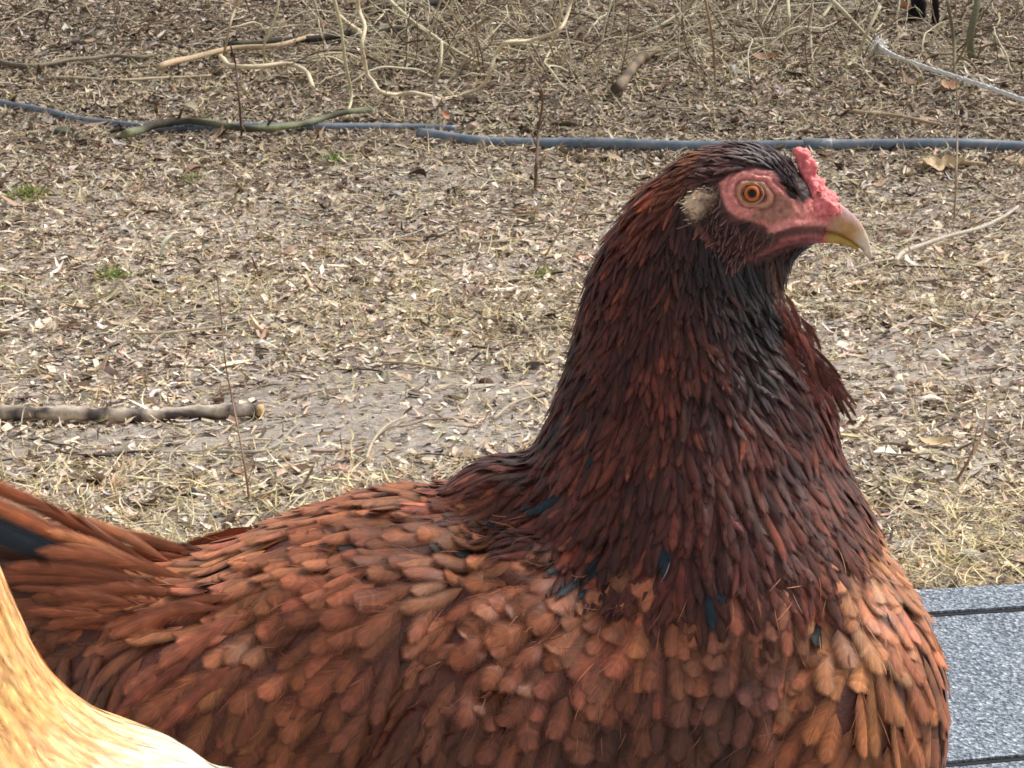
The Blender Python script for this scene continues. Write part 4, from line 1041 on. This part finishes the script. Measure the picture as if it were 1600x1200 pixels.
    bk = mand('beak', [(968, 446, 880, 608, 66), (1025, 480, 945, 640, 58), (1062, 508, 1010, 655, 47), (1110, 550, 1070, 682, 38), (1155, 602, 1115, 712, 28), (1185, 660, 1150, 742, 19), (1204, 725, 1176, 782, 10), (1211, 778, 1200, 798, 4)], cu, root)
    mand('lower_mandible', [(880, 622, 860, 704, 44), (960, 632, 940, 704, 40), (1025, 650, 1005, 706, 31), (1090, 686, 1072, 722, 21), (1142, 728, 1128, 747, 8)], cl, bk)
    ac = Acc()
    for sg in (-1, 1):
        pts = [at(1020 + x / 3.529, 180 + y / 3.529, Yh) + Vector((0, sg * d_ * K, 0)) for x, y, d_ in ((925, 522, 14.5), (955, 545, 14.3), (990, 558, 13.2))]
        q = []
        for p in pts:
            pp = Vector((p.x, Yh + sg * 0.014, p.z)); q.append(pp)
        Vv, Q, T, t_ = tube_arrays(crspline(pts, 4), [0.9 * K + 1.6 * K * math.sin(math.pi * i / 8) for i in range(9)], 8); ac.add(Vv, Q, T, lin(70, 34, 26))
    link('nostril', ac.mesh('nostril'), M_SKIN, bk)

    # ---- feathers
    # regions
    face_poly = zc([(360, 380), (450, 312), (570, 285), (690, 310), (735, 390), (790, 470), (830, 480), (790, 260), (780, 170), (900, 150), (1300, 450), (1300, 900), (960, 712), (860, 706), (740, 735), (620, 780), (545, 806), (520, 780), (640, 700), (700, 650), (640, 630), (560, 590), (460, 572), (395, 520)])
    hack_poly = [(1262, 238), (1240, 200), (1100, 190), (1000, 240), (860, 420), (830, 640), (800, 672), (735, 722), (735, 775), (780, 795), (810, 800), (870, 838), (950, 868), (1050, 880), (1130, 902), (1200, 905), (1255, 880), (1300, 825), (1335, 800), (1355, 740), (1340, 600), (1230, 440), (1240, 420), (1300, 380)]
    F_hack = Field([
        # px,py,ang,L,W, rgb
        (1240, 235, 205, 26, 6, 52, 32, 38), (1200, 222, 192, 30, 7, 62, 40, 46), (1150, 222, 182, 34, 7, 70, 40, 38), (1100, 240, 165, 40, 8, 112, 68, 46), (1040, 265, 145, 44, 8, 134, 76, 50),
        (1230, 290, 220, 22, 6, 40, 24, 30), (1120, 262, 178, 30, 6, 58, 34, 34), (1000, 310, 122, 50, 9, 104, 54, 38), (960, 360, 110, 55, 10, 98, 50, 36), (1060, 350, 100, 50, 8, 66, 36, 32), (930, 430, 102, 62, 11, 92, 46, 34),
        (1050, 420, 98, 62, 10, 86, 44, 32), (1130, 450, 72, 55, 9, 44, 28, 30), (1100, 400, 88, 42, 7, 40, 26, 28), (1190, 460, 75, 50, 9, 30, 19, 22), (1215, 500, 50, 55, 9, 74, 38, 36), (950, 520, 105, 72, 13, 82, 40, 30),
        (1060, 540, 92, 76, 13, 92, 46, 34), (1160, 550, 66, 76, 12, 58, 34, 34), (1240, 580, 52, 86, 13, 86, 44, 38), (1290, 640, 60, 90, 14, 98, 48, 40), (900, 620, 112, 84, 14, 92, 48, 36), (1000, 640, 98, 92, 15, 96, 50, 38),
        (1110, 650, 84, 92, 15, 92, 50, 42), (1220, 680, 68, 92, 15, 80, 42, 34), (850, 720, 124, 100, 16, 98, 52, 38), (930, 760, 108, 104, 16, 86, 44, 36), (1040, 780, 95, 104, 16, 88, 46, 38), (1150, 800, 84, 104, 16, 90, 46, 38),
        (1240, 780, 72, 100, 16, 96, 52, 40), (1310, 740, 66, 88, 15, 112, 62, 44), (740, 730, 152, 100, 15, 116, 66, 46), (700, 750, 160, 95, 16, 150, 88, 62), (790, 690, 145, 100, 15, 100, 54, 40), (1330, 780, 75, 80, 15, 124, 72, 50)])
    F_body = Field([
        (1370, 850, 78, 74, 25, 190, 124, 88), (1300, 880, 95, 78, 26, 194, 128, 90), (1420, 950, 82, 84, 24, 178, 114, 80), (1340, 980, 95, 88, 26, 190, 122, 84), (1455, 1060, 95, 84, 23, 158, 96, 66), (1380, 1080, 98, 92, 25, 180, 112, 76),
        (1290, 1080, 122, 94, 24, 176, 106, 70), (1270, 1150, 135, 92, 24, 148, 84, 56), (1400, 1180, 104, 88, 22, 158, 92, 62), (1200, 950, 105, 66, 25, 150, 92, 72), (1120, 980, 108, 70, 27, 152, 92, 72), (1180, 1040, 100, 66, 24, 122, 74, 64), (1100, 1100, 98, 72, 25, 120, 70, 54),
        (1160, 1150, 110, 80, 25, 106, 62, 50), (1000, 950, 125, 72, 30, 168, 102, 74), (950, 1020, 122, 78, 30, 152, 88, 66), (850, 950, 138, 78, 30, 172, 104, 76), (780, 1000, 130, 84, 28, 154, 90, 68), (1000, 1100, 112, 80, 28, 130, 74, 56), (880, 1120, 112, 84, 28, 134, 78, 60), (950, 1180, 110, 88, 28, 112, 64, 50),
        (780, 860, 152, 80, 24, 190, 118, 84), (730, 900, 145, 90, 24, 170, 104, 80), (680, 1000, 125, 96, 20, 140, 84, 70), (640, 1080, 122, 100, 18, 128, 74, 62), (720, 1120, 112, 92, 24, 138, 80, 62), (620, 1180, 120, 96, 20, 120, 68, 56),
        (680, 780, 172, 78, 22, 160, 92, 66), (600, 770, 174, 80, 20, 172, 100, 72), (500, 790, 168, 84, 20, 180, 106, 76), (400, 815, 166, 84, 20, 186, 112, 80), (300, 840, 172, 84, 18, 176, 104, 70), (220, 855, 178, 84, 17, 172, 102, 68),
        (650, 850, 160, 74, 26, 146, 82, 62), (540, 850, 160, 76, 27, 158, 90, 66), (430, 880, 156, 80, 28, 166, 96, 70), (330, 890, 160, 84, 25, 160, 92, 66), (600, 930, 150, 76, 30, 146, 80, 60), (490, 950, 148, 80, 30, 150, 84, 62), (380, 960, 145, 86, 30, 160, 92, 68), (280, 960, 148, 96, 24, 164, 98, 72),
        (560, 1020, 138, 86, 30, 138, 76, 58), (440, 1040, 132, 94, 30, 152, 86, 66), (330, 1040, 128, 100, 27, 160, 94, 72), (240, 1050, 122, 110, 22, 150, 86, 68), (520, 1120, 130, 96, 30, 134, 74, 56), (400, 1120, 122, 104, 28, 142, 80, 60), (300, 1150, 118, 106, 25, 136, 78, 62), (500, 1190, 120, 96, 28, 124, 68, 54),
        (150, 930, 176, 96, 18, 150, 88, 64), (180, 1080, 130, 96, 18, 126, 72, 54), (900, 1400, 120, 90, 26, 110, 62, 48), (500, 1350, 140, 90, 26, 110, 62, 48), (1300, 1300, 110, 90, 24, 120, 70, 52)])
    wing_poly = [(215, 880), (330, 850), (480, 840), (640, 850), (720, 900), (700, 1000), (620, 1120), (560, 1260), (200, 1260), (130, 1060), (160, 960)]
    accs = {k: Acc() for k in ('hackle_feathers', 'breast_feathers', 'back_feathers', 'near_wing', 'far_wing', 'crown_feathers', 'near_cheek', 'far_cheek')}

    P, Nn = surface_samples(me, 60000, 1); px, py = hpix(P, Yh)
    inhack = polydist(px, py, hack_poly); inface = polydist(px, py, face_poly)
    D = F_body(px, py)
    # body feathers
    m1 = (inhack < 4) & ((py > 640) | (px < 800)); rad = np.clip(D[:, 2] * 0.30, 15, 34) * K
    idx = np.where(m1)[0]; kk = poisson(P[idx], rad[idx]); idx = idx[kk]
    D1 = D[idx]; r = np.random.default_rng(3)
    cols = D1[:, 4:7] * np.exp(0.22 * r.standard_normal((len(idx), 1))).clip(0.55, 1.7) * (1 + 0.05 * r.standard_normal((len(idx), 3)))
    wide0 = np.ones(len(idx))
    # dark and teal single feathers; the blackest stand in for shade in plumage gaps
    for (x, y, rd, pr, c) in ((1268, 965, 22, 1, (8, 6, 6)), (1145, 1110, 14, .9, (26, 24, 28)), (652, 1010, 9, 1, (24, 34, 44)), (606, 1085, 9, 1, (24, 34, 44)), (735, 860, 14, .8, (30, 40, 46)), (540, 1180, 10, .5, (40, 24, 22)), (1385, 1180, 12, .8, (24, 18, 18)), (190, 850, 16, .9, (26, 32, 36)), (550, 850, 12, .6, (50, 44, 42)), (228, 1070, 14, .8, (22, 12, 10)), (212, 1110, 14, .8, (22, 12, 10)), (300, 1170, 12, .6, (30, 16, 12)), (690, 860, 12, .5, (40, 22, 18)), (600, 905, 10, .5, (60, 34, 28))):
        hit = (np.hypot(px[idx] - x, py[idx] - y) < rd) & (r.random(len(idx)) < pr); cols[hit] = lin(*c); wide0[hit] = 0.6
    inw = polydist(px[idx], py[idx], wing_poly) > 0
    nearside = P[idx][:, 1] < Yh
    def which(i):
        if inw[i]: return accs['near_wing' if nearside[i] else 'far_wing']
        x_, y_ = px[idx[i]], py[idx[i]]
        return accs['back_feathers'] if (x_ < 760 and y_ < 905) or x_ < 250 else accs['breast_feathers']
    wv_ = np.where(px[idx] < 740, 1.0, 0.0)[:, None]; cols *= (1 + 0.12 * sstep(640, 540, px[idx]) - 0.28 * sstep(960, 1120, py[idx]) * sstep(1280, 1180, px[idx]) * sstep(600, 700, px[idx]))[:, None]; cols *= np.array([0.77, 0.82, 0.76]) * (1 + wv_ * np.array([[0.0, 0.12, 0.06]])); tips = cols * np.array([1.04, 1.04, 1.06])  # lower body darkened: shade of the belly put into the feather colour
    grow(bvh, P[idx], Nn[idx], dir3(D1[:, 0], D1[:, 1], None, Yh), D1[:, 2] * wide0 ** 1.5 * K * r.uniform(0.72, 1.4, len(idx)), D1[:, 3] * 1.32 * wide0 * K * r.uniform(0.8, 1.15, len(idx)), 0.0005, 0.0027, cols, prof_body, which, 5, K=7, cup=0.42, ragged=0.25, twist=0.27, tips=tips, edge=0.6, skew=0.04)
    # loose barbs lying over the vanes soften their edges
    rw = np.where(m1 & (np.random.default_rng(12).random(len(px)) < 0.045))[0]; Dw = F_body(px[rw], py[rw])
    cw = Dw[:, 4:7] * np.array([0.76, 0.80, 0.72]) * np.exp(0.25 * r.standard_normal((len(rw), 1)))
    def whw(i):
        return accs['back_feathers'] if px[rw[i]] < 250 or (px[rw[i]] < 760 and py[rw[i]] < 905) else accs['breast_feathers']
    inw2 = polydist(px[rw], py[rw], wing_poly) > 0
    def whw(i):
        if inw2[i]: return accs['near_wing' if P[rw[i]][1] < Yh else 'far_wing']
        return accs['back_feathers'] if px[rw[i]] < 250 or (px[rw[i]] < 760 and py[rw[i]] < 905) else accs['breast_feathers']
    grow(bvh, P[rw], Nn[rw], dir3(Dw[:, 0], Dw[:, 1], None, Yh), 46 * K * r.uniform(0.5, 1.3, len(rw)), 1.1 * K * r.uniform(0.6, 1.5, len(rw)), 0.0026, 0.0046, cw, prof_hack, whw, 15, K=5, cup=0.1, ragged=0.2, twist=0.35, skew=0.08)
    # hackle
    Dh = F_hack(px, py); crown = (py < 300) & (px > 1020)
    m2 = (inhack > 0) & (inface < -2)
    rad = np.clip(Dh[:, 3] * 0.78, 3.6, 11) * K
    P2, N2 = surface_samples(me, 160000, 2); px2, py2 = hpix(P2, Yh)
    D2 = F_hack(px2, py2); m2 = (polydist(px2, py2, hack_poly) > 0) & (polydist(px2, py2, face_poly) < -1)
    idx = np.where(m2)[0]; rad = np.clip(D2[:, 3] * 0.60, 3.6, 8.8) * K; kk = poisson(P2[idx], rad[idx]); idx = idx[kk]
    ear = zc([(165, 478), (200, 432), (290, 418), (352, 432), (330, 500), (270, 560), (228, 588), (190, 540)])
    idx = idx[polydist(px2[idx], py2[idx], ear) < -2]
    cheek = polydist(px2[idx], py2[idx], zc([(150, 400), (370, 380), (420, 540), (560, 600), (700, 650), (640, 700), (520, 790), (440, 830), (330, 700), (200, 590)])) > 0
    # hackle proper
    def do(sel, name, Lk, Wk, l0, l1, seed, colf=None, twist=0.16, ang=None, prof=prof_hack):
        ii = idx[sel]; D_ = D2[ii]; r = np.random.default_rng(seed)
        c = D_[:, 4:7] * np.exp(0.20 * r.standard_normal((len(ii), 1)) + np.array([0.9 * noise.noise(Vector((a_ * 0.022, b_ * 0.011, 3))) for a_, b_ in zip(px2[ii], py2[ii])])[:, None]).clip(0.45, 2.2) * (1 + 0.06 * r.standard_normal((len(ii), 3)))
        if colf: c = colf(ii, c, r)
        dd = dir3(D_[:, 0], D_[:, 1], None, Yh) if ang is None else dir3(np.full(len(ii), math.cos(ang)), np.full(len(ii), math.sin(ang)), None, Yh)
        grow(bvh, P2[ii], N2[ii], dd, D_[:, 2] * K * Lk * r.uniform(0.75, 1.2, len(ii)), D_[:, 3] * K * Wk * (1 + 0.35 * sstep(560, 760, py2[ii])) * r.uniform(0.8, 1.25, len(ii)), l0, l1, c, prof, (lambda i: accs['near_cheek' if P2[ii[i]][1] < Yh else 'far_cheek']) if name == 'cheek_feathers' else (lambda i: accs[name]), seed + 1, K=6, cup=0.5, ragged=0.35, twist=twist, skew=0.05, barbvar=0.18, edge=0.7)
    def teal(ii, c, r):
        for (x, y, rd, pr) in ((880, 735, 30, .55), (900, 630, 22, .4), (945, 830, 30, .6), (1000, 800, 24, .5), (1120, 850, 28, .6), (1060, 800, 20, .5), (1040, 770, 20, .4), (960, 660, 12, .4), (1200, 830, 14, .5), (870, 800, 16, .5)):
            hit = (np.hypot(px2[ii] - x, py2[ii] - y) < rd * 0.85) & (r.random(len(ii)) < pr * 0.8); c[hit] = lin(26, 44, 54) * r.uniform(0.8, 1.3, (hit.sum(), 1)) * np.array([0.9, 1.1, 1.2])
        hi = r.random(len(ii)) < 0.10; c[hi] = c[hi] * 1.6 + lin(70, 36, 18) * 0.6; c *= np.array([0.66, 0.60, 0.58])
        dk = polydist(px2[ii], py2[ii], [(1128, 398), (1180, 405), (1240, 400), (1225, 450), (1215, 500), (1170, 495), (1145, 450)]); w = sstep(-10, 8, dk)[:, None]
        c = c * (1 - w) + lin(26, 15, 14) * w
        th = polydist(px2[ii], py2[ii], [(1195, 405), (1240, 400), (1232, 440), (1205, 462), (1185, 440)]); w = sstep(-6, 6, th)[:, None]
        c = c * (1 - w) + lin(96, 66, 52) * w
        return c
    isc = (py2[idx] < 300) & (px2[idx] > 1040) & ~cheek
    do(~cheek & ~isc, 'hackle_feathers', 1.2, 0.95, 0.0005, 0.0027, 21, teal)
    do(isc, 'crown_feathers', 1.0, 0.8, 0.0004, 0.0018, 31)
    def ck(ii, c, r):
        base_ = np.tile(lin(84, 52, 46), (len(ii), 1)) * np.exp(0.3 * r.standard_normal((len(ii), 1)))
        d_ = polydist(px2[ii], py2[ii], zc([(140, 470), (190, 400), (300, 395), (355, 425), (300, 520), (240, 600), (180, 560)])); w = sstep(-4, 6, d_)[:, None]
        base_ = base_ * (1 - w) + lin(166, 142, 112) * np.exp(0.2 * r.standard_normal((len(ii), 1))) * w
        d_ = polydist(px2[ii], py2[ii], redstrip); w = sstep(-3, 3, d_)[:, None]; base_ = base_ * (1 - w) + lin(150, 82, 76) * w
        return base_
    do(cheek, 'cheek_feathers', 0.5, 0.42, 0.0004, 0.0022, 41, ck, 0.3, math.radians(125))
    # extra fine layers on cheek and ear tuft
    r = np.random.default_rng(77)
    P3, N3 = surface_samples(me2, 420000, 9); bvh2 = bvh_of(me2); px3, py3 = hpix(P3, Yh)
    ear = zc([(165, 478), (200, 432), (290, 418), (352, 432), (330, 500), (270, 560), (228, 588), (190, 540)])
    m3 = (polydist(px3, py3, ear) > -5) & (r.random(len(px3)) < 0.25); ii = np.where(m3)[0]
    wv = sstep(1112, 1072, px3[ii] + 0.5 * (py3[ii] - 315))[:, None]
    c = (lin(112, 84, 66) * (1 - wv) + lin(222, 200, 172) * wv) * np.exp(0.16 * r.standard_normal((len(ii), 1)))
    grow(bvh2, P3[ii], N3[ii], dir3(np.cos(np.full(len(ii), 2.9)), np.sin(np.full(len(ii), 2.9)), None, Yh), np.full(len(ii), 8 * K) * r.uniform(0.6, 1.3, len(ii)), np.full(len(ii), 1.3 * K), 0.0014, 0.0030, c, prof_hack, lambda i: accs['near_cheek' if P3[ii[i]][1] < Yh else 'far_cheek'], 78, K=4, ragged=0.3, twist=0.3)
    # the loose point of hackle at the front of the neck
    r = np.random.default_rng(50)
    for i in range(120):
        t = r.random(); x0 = 1208 + 76 * t + r.normal(0, 9); y0 = 470 + 120 * t + r.normal(0, 12); L_ = r.uniform(50, 92) * (0.85 + 0.1 * t)
        a_ = math.radians(54 + 8 * r.standard_normal()); dy = r.uniform(-0.020, 0.016)
        pts = [at(x0 + math.cos(a_ + 0.16 * s) * L_ * s, y0 + math.sin(a_ + 0.16 * s) * L_ * s, Yh - 0.006 + dy) for s in np.linspace(0, 1, 6)]
        free_feather(accs['hackle_feathers'], pts, 8 * K, lin(96, 48, 40) * math.exp(0.3 * r.standard_normal()), (r.normal(0.1, 0.3), -1, r.normal(0.2, 0.3)), prof_hack, r, ragged=0.8, barbvar=0.25)
    # tail: big quills sweeping left and up
    tail = Acc(); r = np.random.default_rng(60)
    def quill(x0, y0, x1, y1, W_, c, dy=0, bow=0, prof=prof_quill, nrm_=(0.1, -1, 0.35), **kw):
        pts = []
        for s in np.linspace(0, 1, 7):
            x = x0 + (x1 - x0) * s; y = y0 + (y1 - y0) * s - bow * math.sin(math.pi * s); pts.append(at(x, y, Yh) + Vector((0, dy * K, 0)))
        free_feather(tail, pts, W_ * K, lin(*c) * math.exp(0.1 * r.standard_normal()), nrm_, prof, r, **kw)
    for sg in (1, -1):                          # far side first
        k = 1
        for (x0, y0, x1, y1, W_, c, dd) in ((210, 900, -330, 720, 24, (30, 40, 48), 10), (210, 898, -330, 732, 26, (26, 34, 40), 22), (215, 902, -330, 746, 28, (28, 42, 54), 34), (230, 925, -300, 850, 30, (90, 56, 42), 46), (230, 945, -280, 900, 34, (76, 50, 40), 56)):
            quill(x0, y0, x1, y1, W_, c, -sg * dd * 0.9, 12, ragged=0.1)
        for (x0, y0, x1, y1, W_, c, dd) in ((230, 890, -110, 735, 22, (160, 92, 60), 38), (210, 888, -60, 760, 20, (176, 104, 68), 42), (262, 892, 70, 814, 18, (196, 128, 88), 46), (250, 884, 100, 834, 9, (206, 142, 104), 50), (330, 1010, 20, 1110, 34, (92, 74, 62), 70), (330, 1030, 60, 1150, 34, (112, 70, 52), 74), (300, 960, -40, 990, 34, (120, 76, 54), 60), (300, 940, -40, 930, 34, (130, 80, 56), 56),
                                            (300, 885, 60, 842, 24, (160, 96, 66), 66), (290, 905, 10, 865, 24, (142, 82, 56), 70), (300, 905, -40, 880, 26, (134, 76, 52), 72), (310, 915, 70, 905, 26, (156, 94, 66), 84), (280, 935, 20, 935, 26, (126, 74, 52), 80),
                                            (320, 920, 90, 930, 26, (168, 104, 74), 96), (300, 950, 60, 985, 26, (120, 70, 48), 90), (300, 975, 70, 1030, 30, (96, 76, 64), 84), (300, 985, 60, 1060, 32, (84, 70, 62), 78), (330, 1000, 130, 1060, 26, (124, 74, 54), 100), (300, 940, 100, 970, 22, (148, 90, 64), 104)):
            quill(x0, y0, x1, y1, W_, c, -sg * dd, 10, prof=prof_body, ragged=0.3, cup=0.6, edge=0.8)
    for k in range(80):
        x0 = r.uniform(200, 360); y0 = r.uniform(885, 1000); sg = 1 if k % 2 else -1
        a_ = math.radians(184 + (y0 - 910) * -0.12 + r.normal(0, 7)); L_ = r.uniform(110, 190)
        quill(x0, y0, x0 + math.cos(a_) * L_, y0 - math.sin(-a_) * -L_ * -1, r.uniform(9, 17), [(164, 98, 68), (146, 84, 58), (120, 68, 48), (180, 112, 78)][k % 4], -sg * r.uniform(80, 118), 6, prof=prof_body, ragged=0.5, cup=0.6)
    # a few longer wing coverts / flight feathers at the wing's rear
    for (x0, y0, x1, y1, W_, c) in ((360, 930, 165, 1000, 24, (174, 110, 84)), (350, 950, 150, 985, 20, (164, 100, 74)), (330, 1000, 185, 1110, 22, (150, 88, 72)), (300, 1030, 170, 1130, 22, (144, 84, 68)), (380, 960, 240, 1050, 24, (160, 96, 74)), (360, 1040, 240, 1150, 22, (146, 86, 70))):
        for sg in (-1, 1):
            pts = []
            for s in np.linspace(0, 1, 7):
                x = x0 + (x1 - x0) * s + 12 * math.sin(math.pi * s); y = y0 + (y1 - y0) * s - 14 * math.sin(math.pi * s)
                d = ray(x, y).normalized(); loc, nn, _, _ = bvh.ray_cast(CAM, d)
                q = loc if loc is not None else at(x, y, Yh - 0.045)
                pts.append(q + Vector((0, -0.006, 0)))
            # smooth depth
            ys = np.array([p.y for p in pts]); ys = np.linspace(ys[0], min(ys[-1], ys[0] + 0.02), 7)
            pts = [at((x0 + (x1 - x0) * s) + 12 * math.sin(math.pi * s), (y0 + (y1 - y0) * s) - 14 * math.sin(math.pi * s), ys[j]) for j, s in enumerate(np.linspace(0, 1, 7))]
            if sg > 0: pts = [Vector((p.x, 2 * Yh - p.y, p.z)) for p in pts]
            free_feather(accs['near_wing' if sg < 0 else 'far_wing'], pts, W_ * K, lin(*c), (0.05, sg, 0.3), prof_body, r, ragged=0.3, cup=0.6, edge=0.75)
    for k, A_ in accs.items():
        nm = 'wing' if 'wing' in k else 'cheek_feathers' if 'cheek' in k else k
        link(nm, A_.mesh(nm), M_HACK if k in ('hackle_feathers', 'crown_feathers') else M_FEATH, root)
    link('tail', tail.mesh('tail'), M_FEATH, root)
    legs(root, at(760, 1400, Yh).x, Yh, at(760, 1480, Yh).z, 1)
    print('red hen feathers', {k: A_.n // 83 for k, A_ in accs.items()})
build_red_hen()

def build_buff_hen():
    Yh = 0.74; K = 0.000225 * Yh / 0.97 
    K = 0.000225
    f = 1.0
    # hd is scaled by Yh/0.97 in ring helpers
    xl = [[(900, 1345, 1400, 50), (800, 1315, 1470, 150), (650, 1282, 1580, 250), (450, 1275, 1660, 320), (250, 1222, 1720, 370), (50, 1160, 1720, 380), (-150, 1150, 1680, 360), (-320, 1180, 1600, 290), (-430, 1260, 1500, 180), (-470, 1330, 1440, 90)],
          [(-180, 560, 640, 50), (-220, 520, 690, 72), (-270, 510, 700, 76), (-320, 530, 690, 62), (-350, 560, 670, 42), (-375, 590, 650, 22)]]
    zl = [[(540, -280, -150, 50), (600, -310, -118, 80), (680, -330, -85, 105), (760, -345, -55, 130), (840, -360, -25, 155), (900, -370, -5, 175), (960, -385, 18, 195), (1020, -400, 42, 220), (1080, -415, 75, 245), (1130, -425, 125, 265), (1170, -435, 188, 280), (1210, -440, 310, 300), (1300, -450, 400, 320)]]
    me = base_body(Yh, xl, zl, [], 0.003, 14)
    bvh = bvh_of(me)
    x0 = at(200, 1200, Yh).x
    root = empty('hen', Vector((x0, Yh, roof_z(x0, Yh))), 'pale golden buff hen cut off by the lower left corner, nearest the camera', 'hen', 'hens on the coop roof')
    me2 = me.copy(); me2.name = 'body'; a_ = me2.color_attributes.new('Col', 'FLOAT_COLOR', 'POINT'); a_.data.foreach_set('color', np.tile([*lin(232, 190, 132), 1.0], len(me2.vertices)))
    link('body', me2, M_SKIN, root)
    Fb = Field([(-50, 800, 70, 110, 15, 226, 176, 112), (0, 900, 66, 120, 15, 230, 182, 116), (40, 1000, 62, 120, 15, 232, 184, 118), (20, 1060, 75, 120, 16, 226, 174, 104), (90, 1090, 45, 120, 16, 236, 196, 136), (0, 1150, 85, 130, 17, 232, 184, 116), (100, 1160, 55, 130, 17, 240, 206, 150), (200, 1170, 28, 130, 18, 246, 222, 178), (300, 1190, 18, 130, 20, 250, 234, 204), (420, 1230, 10, 130, 22, 250, 236, 208),
                (-200, 620, 80, 70, 10, 222, 170, 104), (-300, 560, 10, 40, 7, 220, 168, 104), (-250, 1000, 85, 120, 17, 226, 176, 112), (-300, 1400, 70, 100, 24, 226, 176, 112), (300, 1450, 20, 110, 26, 232, 190, 130), (800, 1300, 0, 130, 24, 226, 176, 112)])
    P, Nn = surface_samples(me, 90000, 4); px, py = hpix(P, Yh); D = Fb(px, py)
    inview = (px > -60) & (px < 520) & (py > 820) & (py < 1280)
    rad = np.where(inview, 11, 22) * K * 0.8; idx = poisson(P, rad); r = np.random.default_rng(8); D1 = D[idx]
    keep = (px[idx] > -340) | (py[idx] > 720); idx = idx[keep]; D1 = D1[keep]
    cols = D1[:, 4:7] * np.exp(0.08 * r.standard_normal((len(idx), 1))) * (1 + 0.04 * r.standard_normal((len(idx), 3)))
    wy = (sstep(1080, 1190, py[idx]) * sstep(60, 200, px[idx]))[:, None]; cols = cols * (1 - wy) + lin(250, 238, 212) * wy; cols = (cols * np.array([1.12, 1.14, 1.25])).clip(0, 0.93)  # paler towards lower right: overexposed light painted into the feather colour
    hk = Acc(); bd = Acc()
    def which(i): return hk if (py[idx[i]] < 1150 and px[idx[i]] < 120) else bd
    grow(bvh, P[idx], Nn[idx], dir3(D1[:, 0], D1[:, 1], None, Yh), D1[:, 2] * K * 0.76 * r.uniform(0.7, 1.2, len(idx)), D1[:, 3] * K * 1.1 * r.uniform(0.9, 1.5, len(idx)), 0.0004, 0.0009, cols, prof_hack, which, 9, K=6, cup=0.22, ragged=0.4, twist=0.14, skew=0.04, barbvar=0.08)
    link('hackle_feathers', hk.mesh('hackle_feathers'), M_BUFF, root); link('body_feathers', bd.mesh('body_feathers'), M_BUFF, root)
    tail = Acc()
    for k in range(16):
        s = (k - 7.5) / 7.5; pts = [at(840 + 40 * t * 7, 1420 - 6 * t * 7 * (0.5 + 0.5 * (1 - s * s)), Yh) + Vector((0, s * 0.06 * (0.3 + t), 0)) for t in np.linspace(0, 1, 7)]
        free_feather(tail, pts, 0.016, lin(214, 158, 92), (0, math.copysign(1, s), 0.3), prof_quill, r)
    link('tail', tail.mesh('tail'), M_BUFF, root)
    # comb, beak, eyes (outside the frame, kept simple but complete)
    def blob(name, parts, mat, c):
        bm = bmesh.new()
        for (x, y, dy, r_) in parts: bmesh.ops.create_icosphere(bm, subdivisions=2, radius=r_ * K, matrix=Matrix.Translation(at(x, y, Yh) + Vector((0, dy * K, 0))))
        m_ = remesh(bm_mesh(name, bm), 0.001, 2); a_ = m_.color_attributes.new('Col', 'FLOAT_COLOR', 'POINT'); a_.data.foreach_set('color', np.tile([*lin(*c), 1.0], len(m_.vertices))); link(name, m_, mat, root)
    blob('comb', [(-250 - 18 * k, 508 + abs(k - 2) * 6, 0, 13) for k in range(6)], M_COMB, (214, 66, 70))
    blob('wattle', [(-330, 690 + 8 * k, dy, 11) for k in range(4) for dy in (-12, 12)], M_COMB, (206, 64, 66))
    blob('beak', [(-372 - 8 * k, 606 + 3 * k * k * 0.5, 0, 16 - 3 * k) for k in range(5)], M_BEAK, (206, 170, 96))
    for sg in (-1, 1): blob('eye', [(-285, 590, sg * 50, 13)], M_EYE, (190, 90, 20))
    legs(root, at(250, 1500, Yh).x, Yh, at(250, 1700, Yh).z, -1)
    print('buff feathers', hk.n // 83, bd.n // 83)
build_buff_hen()
#@@END
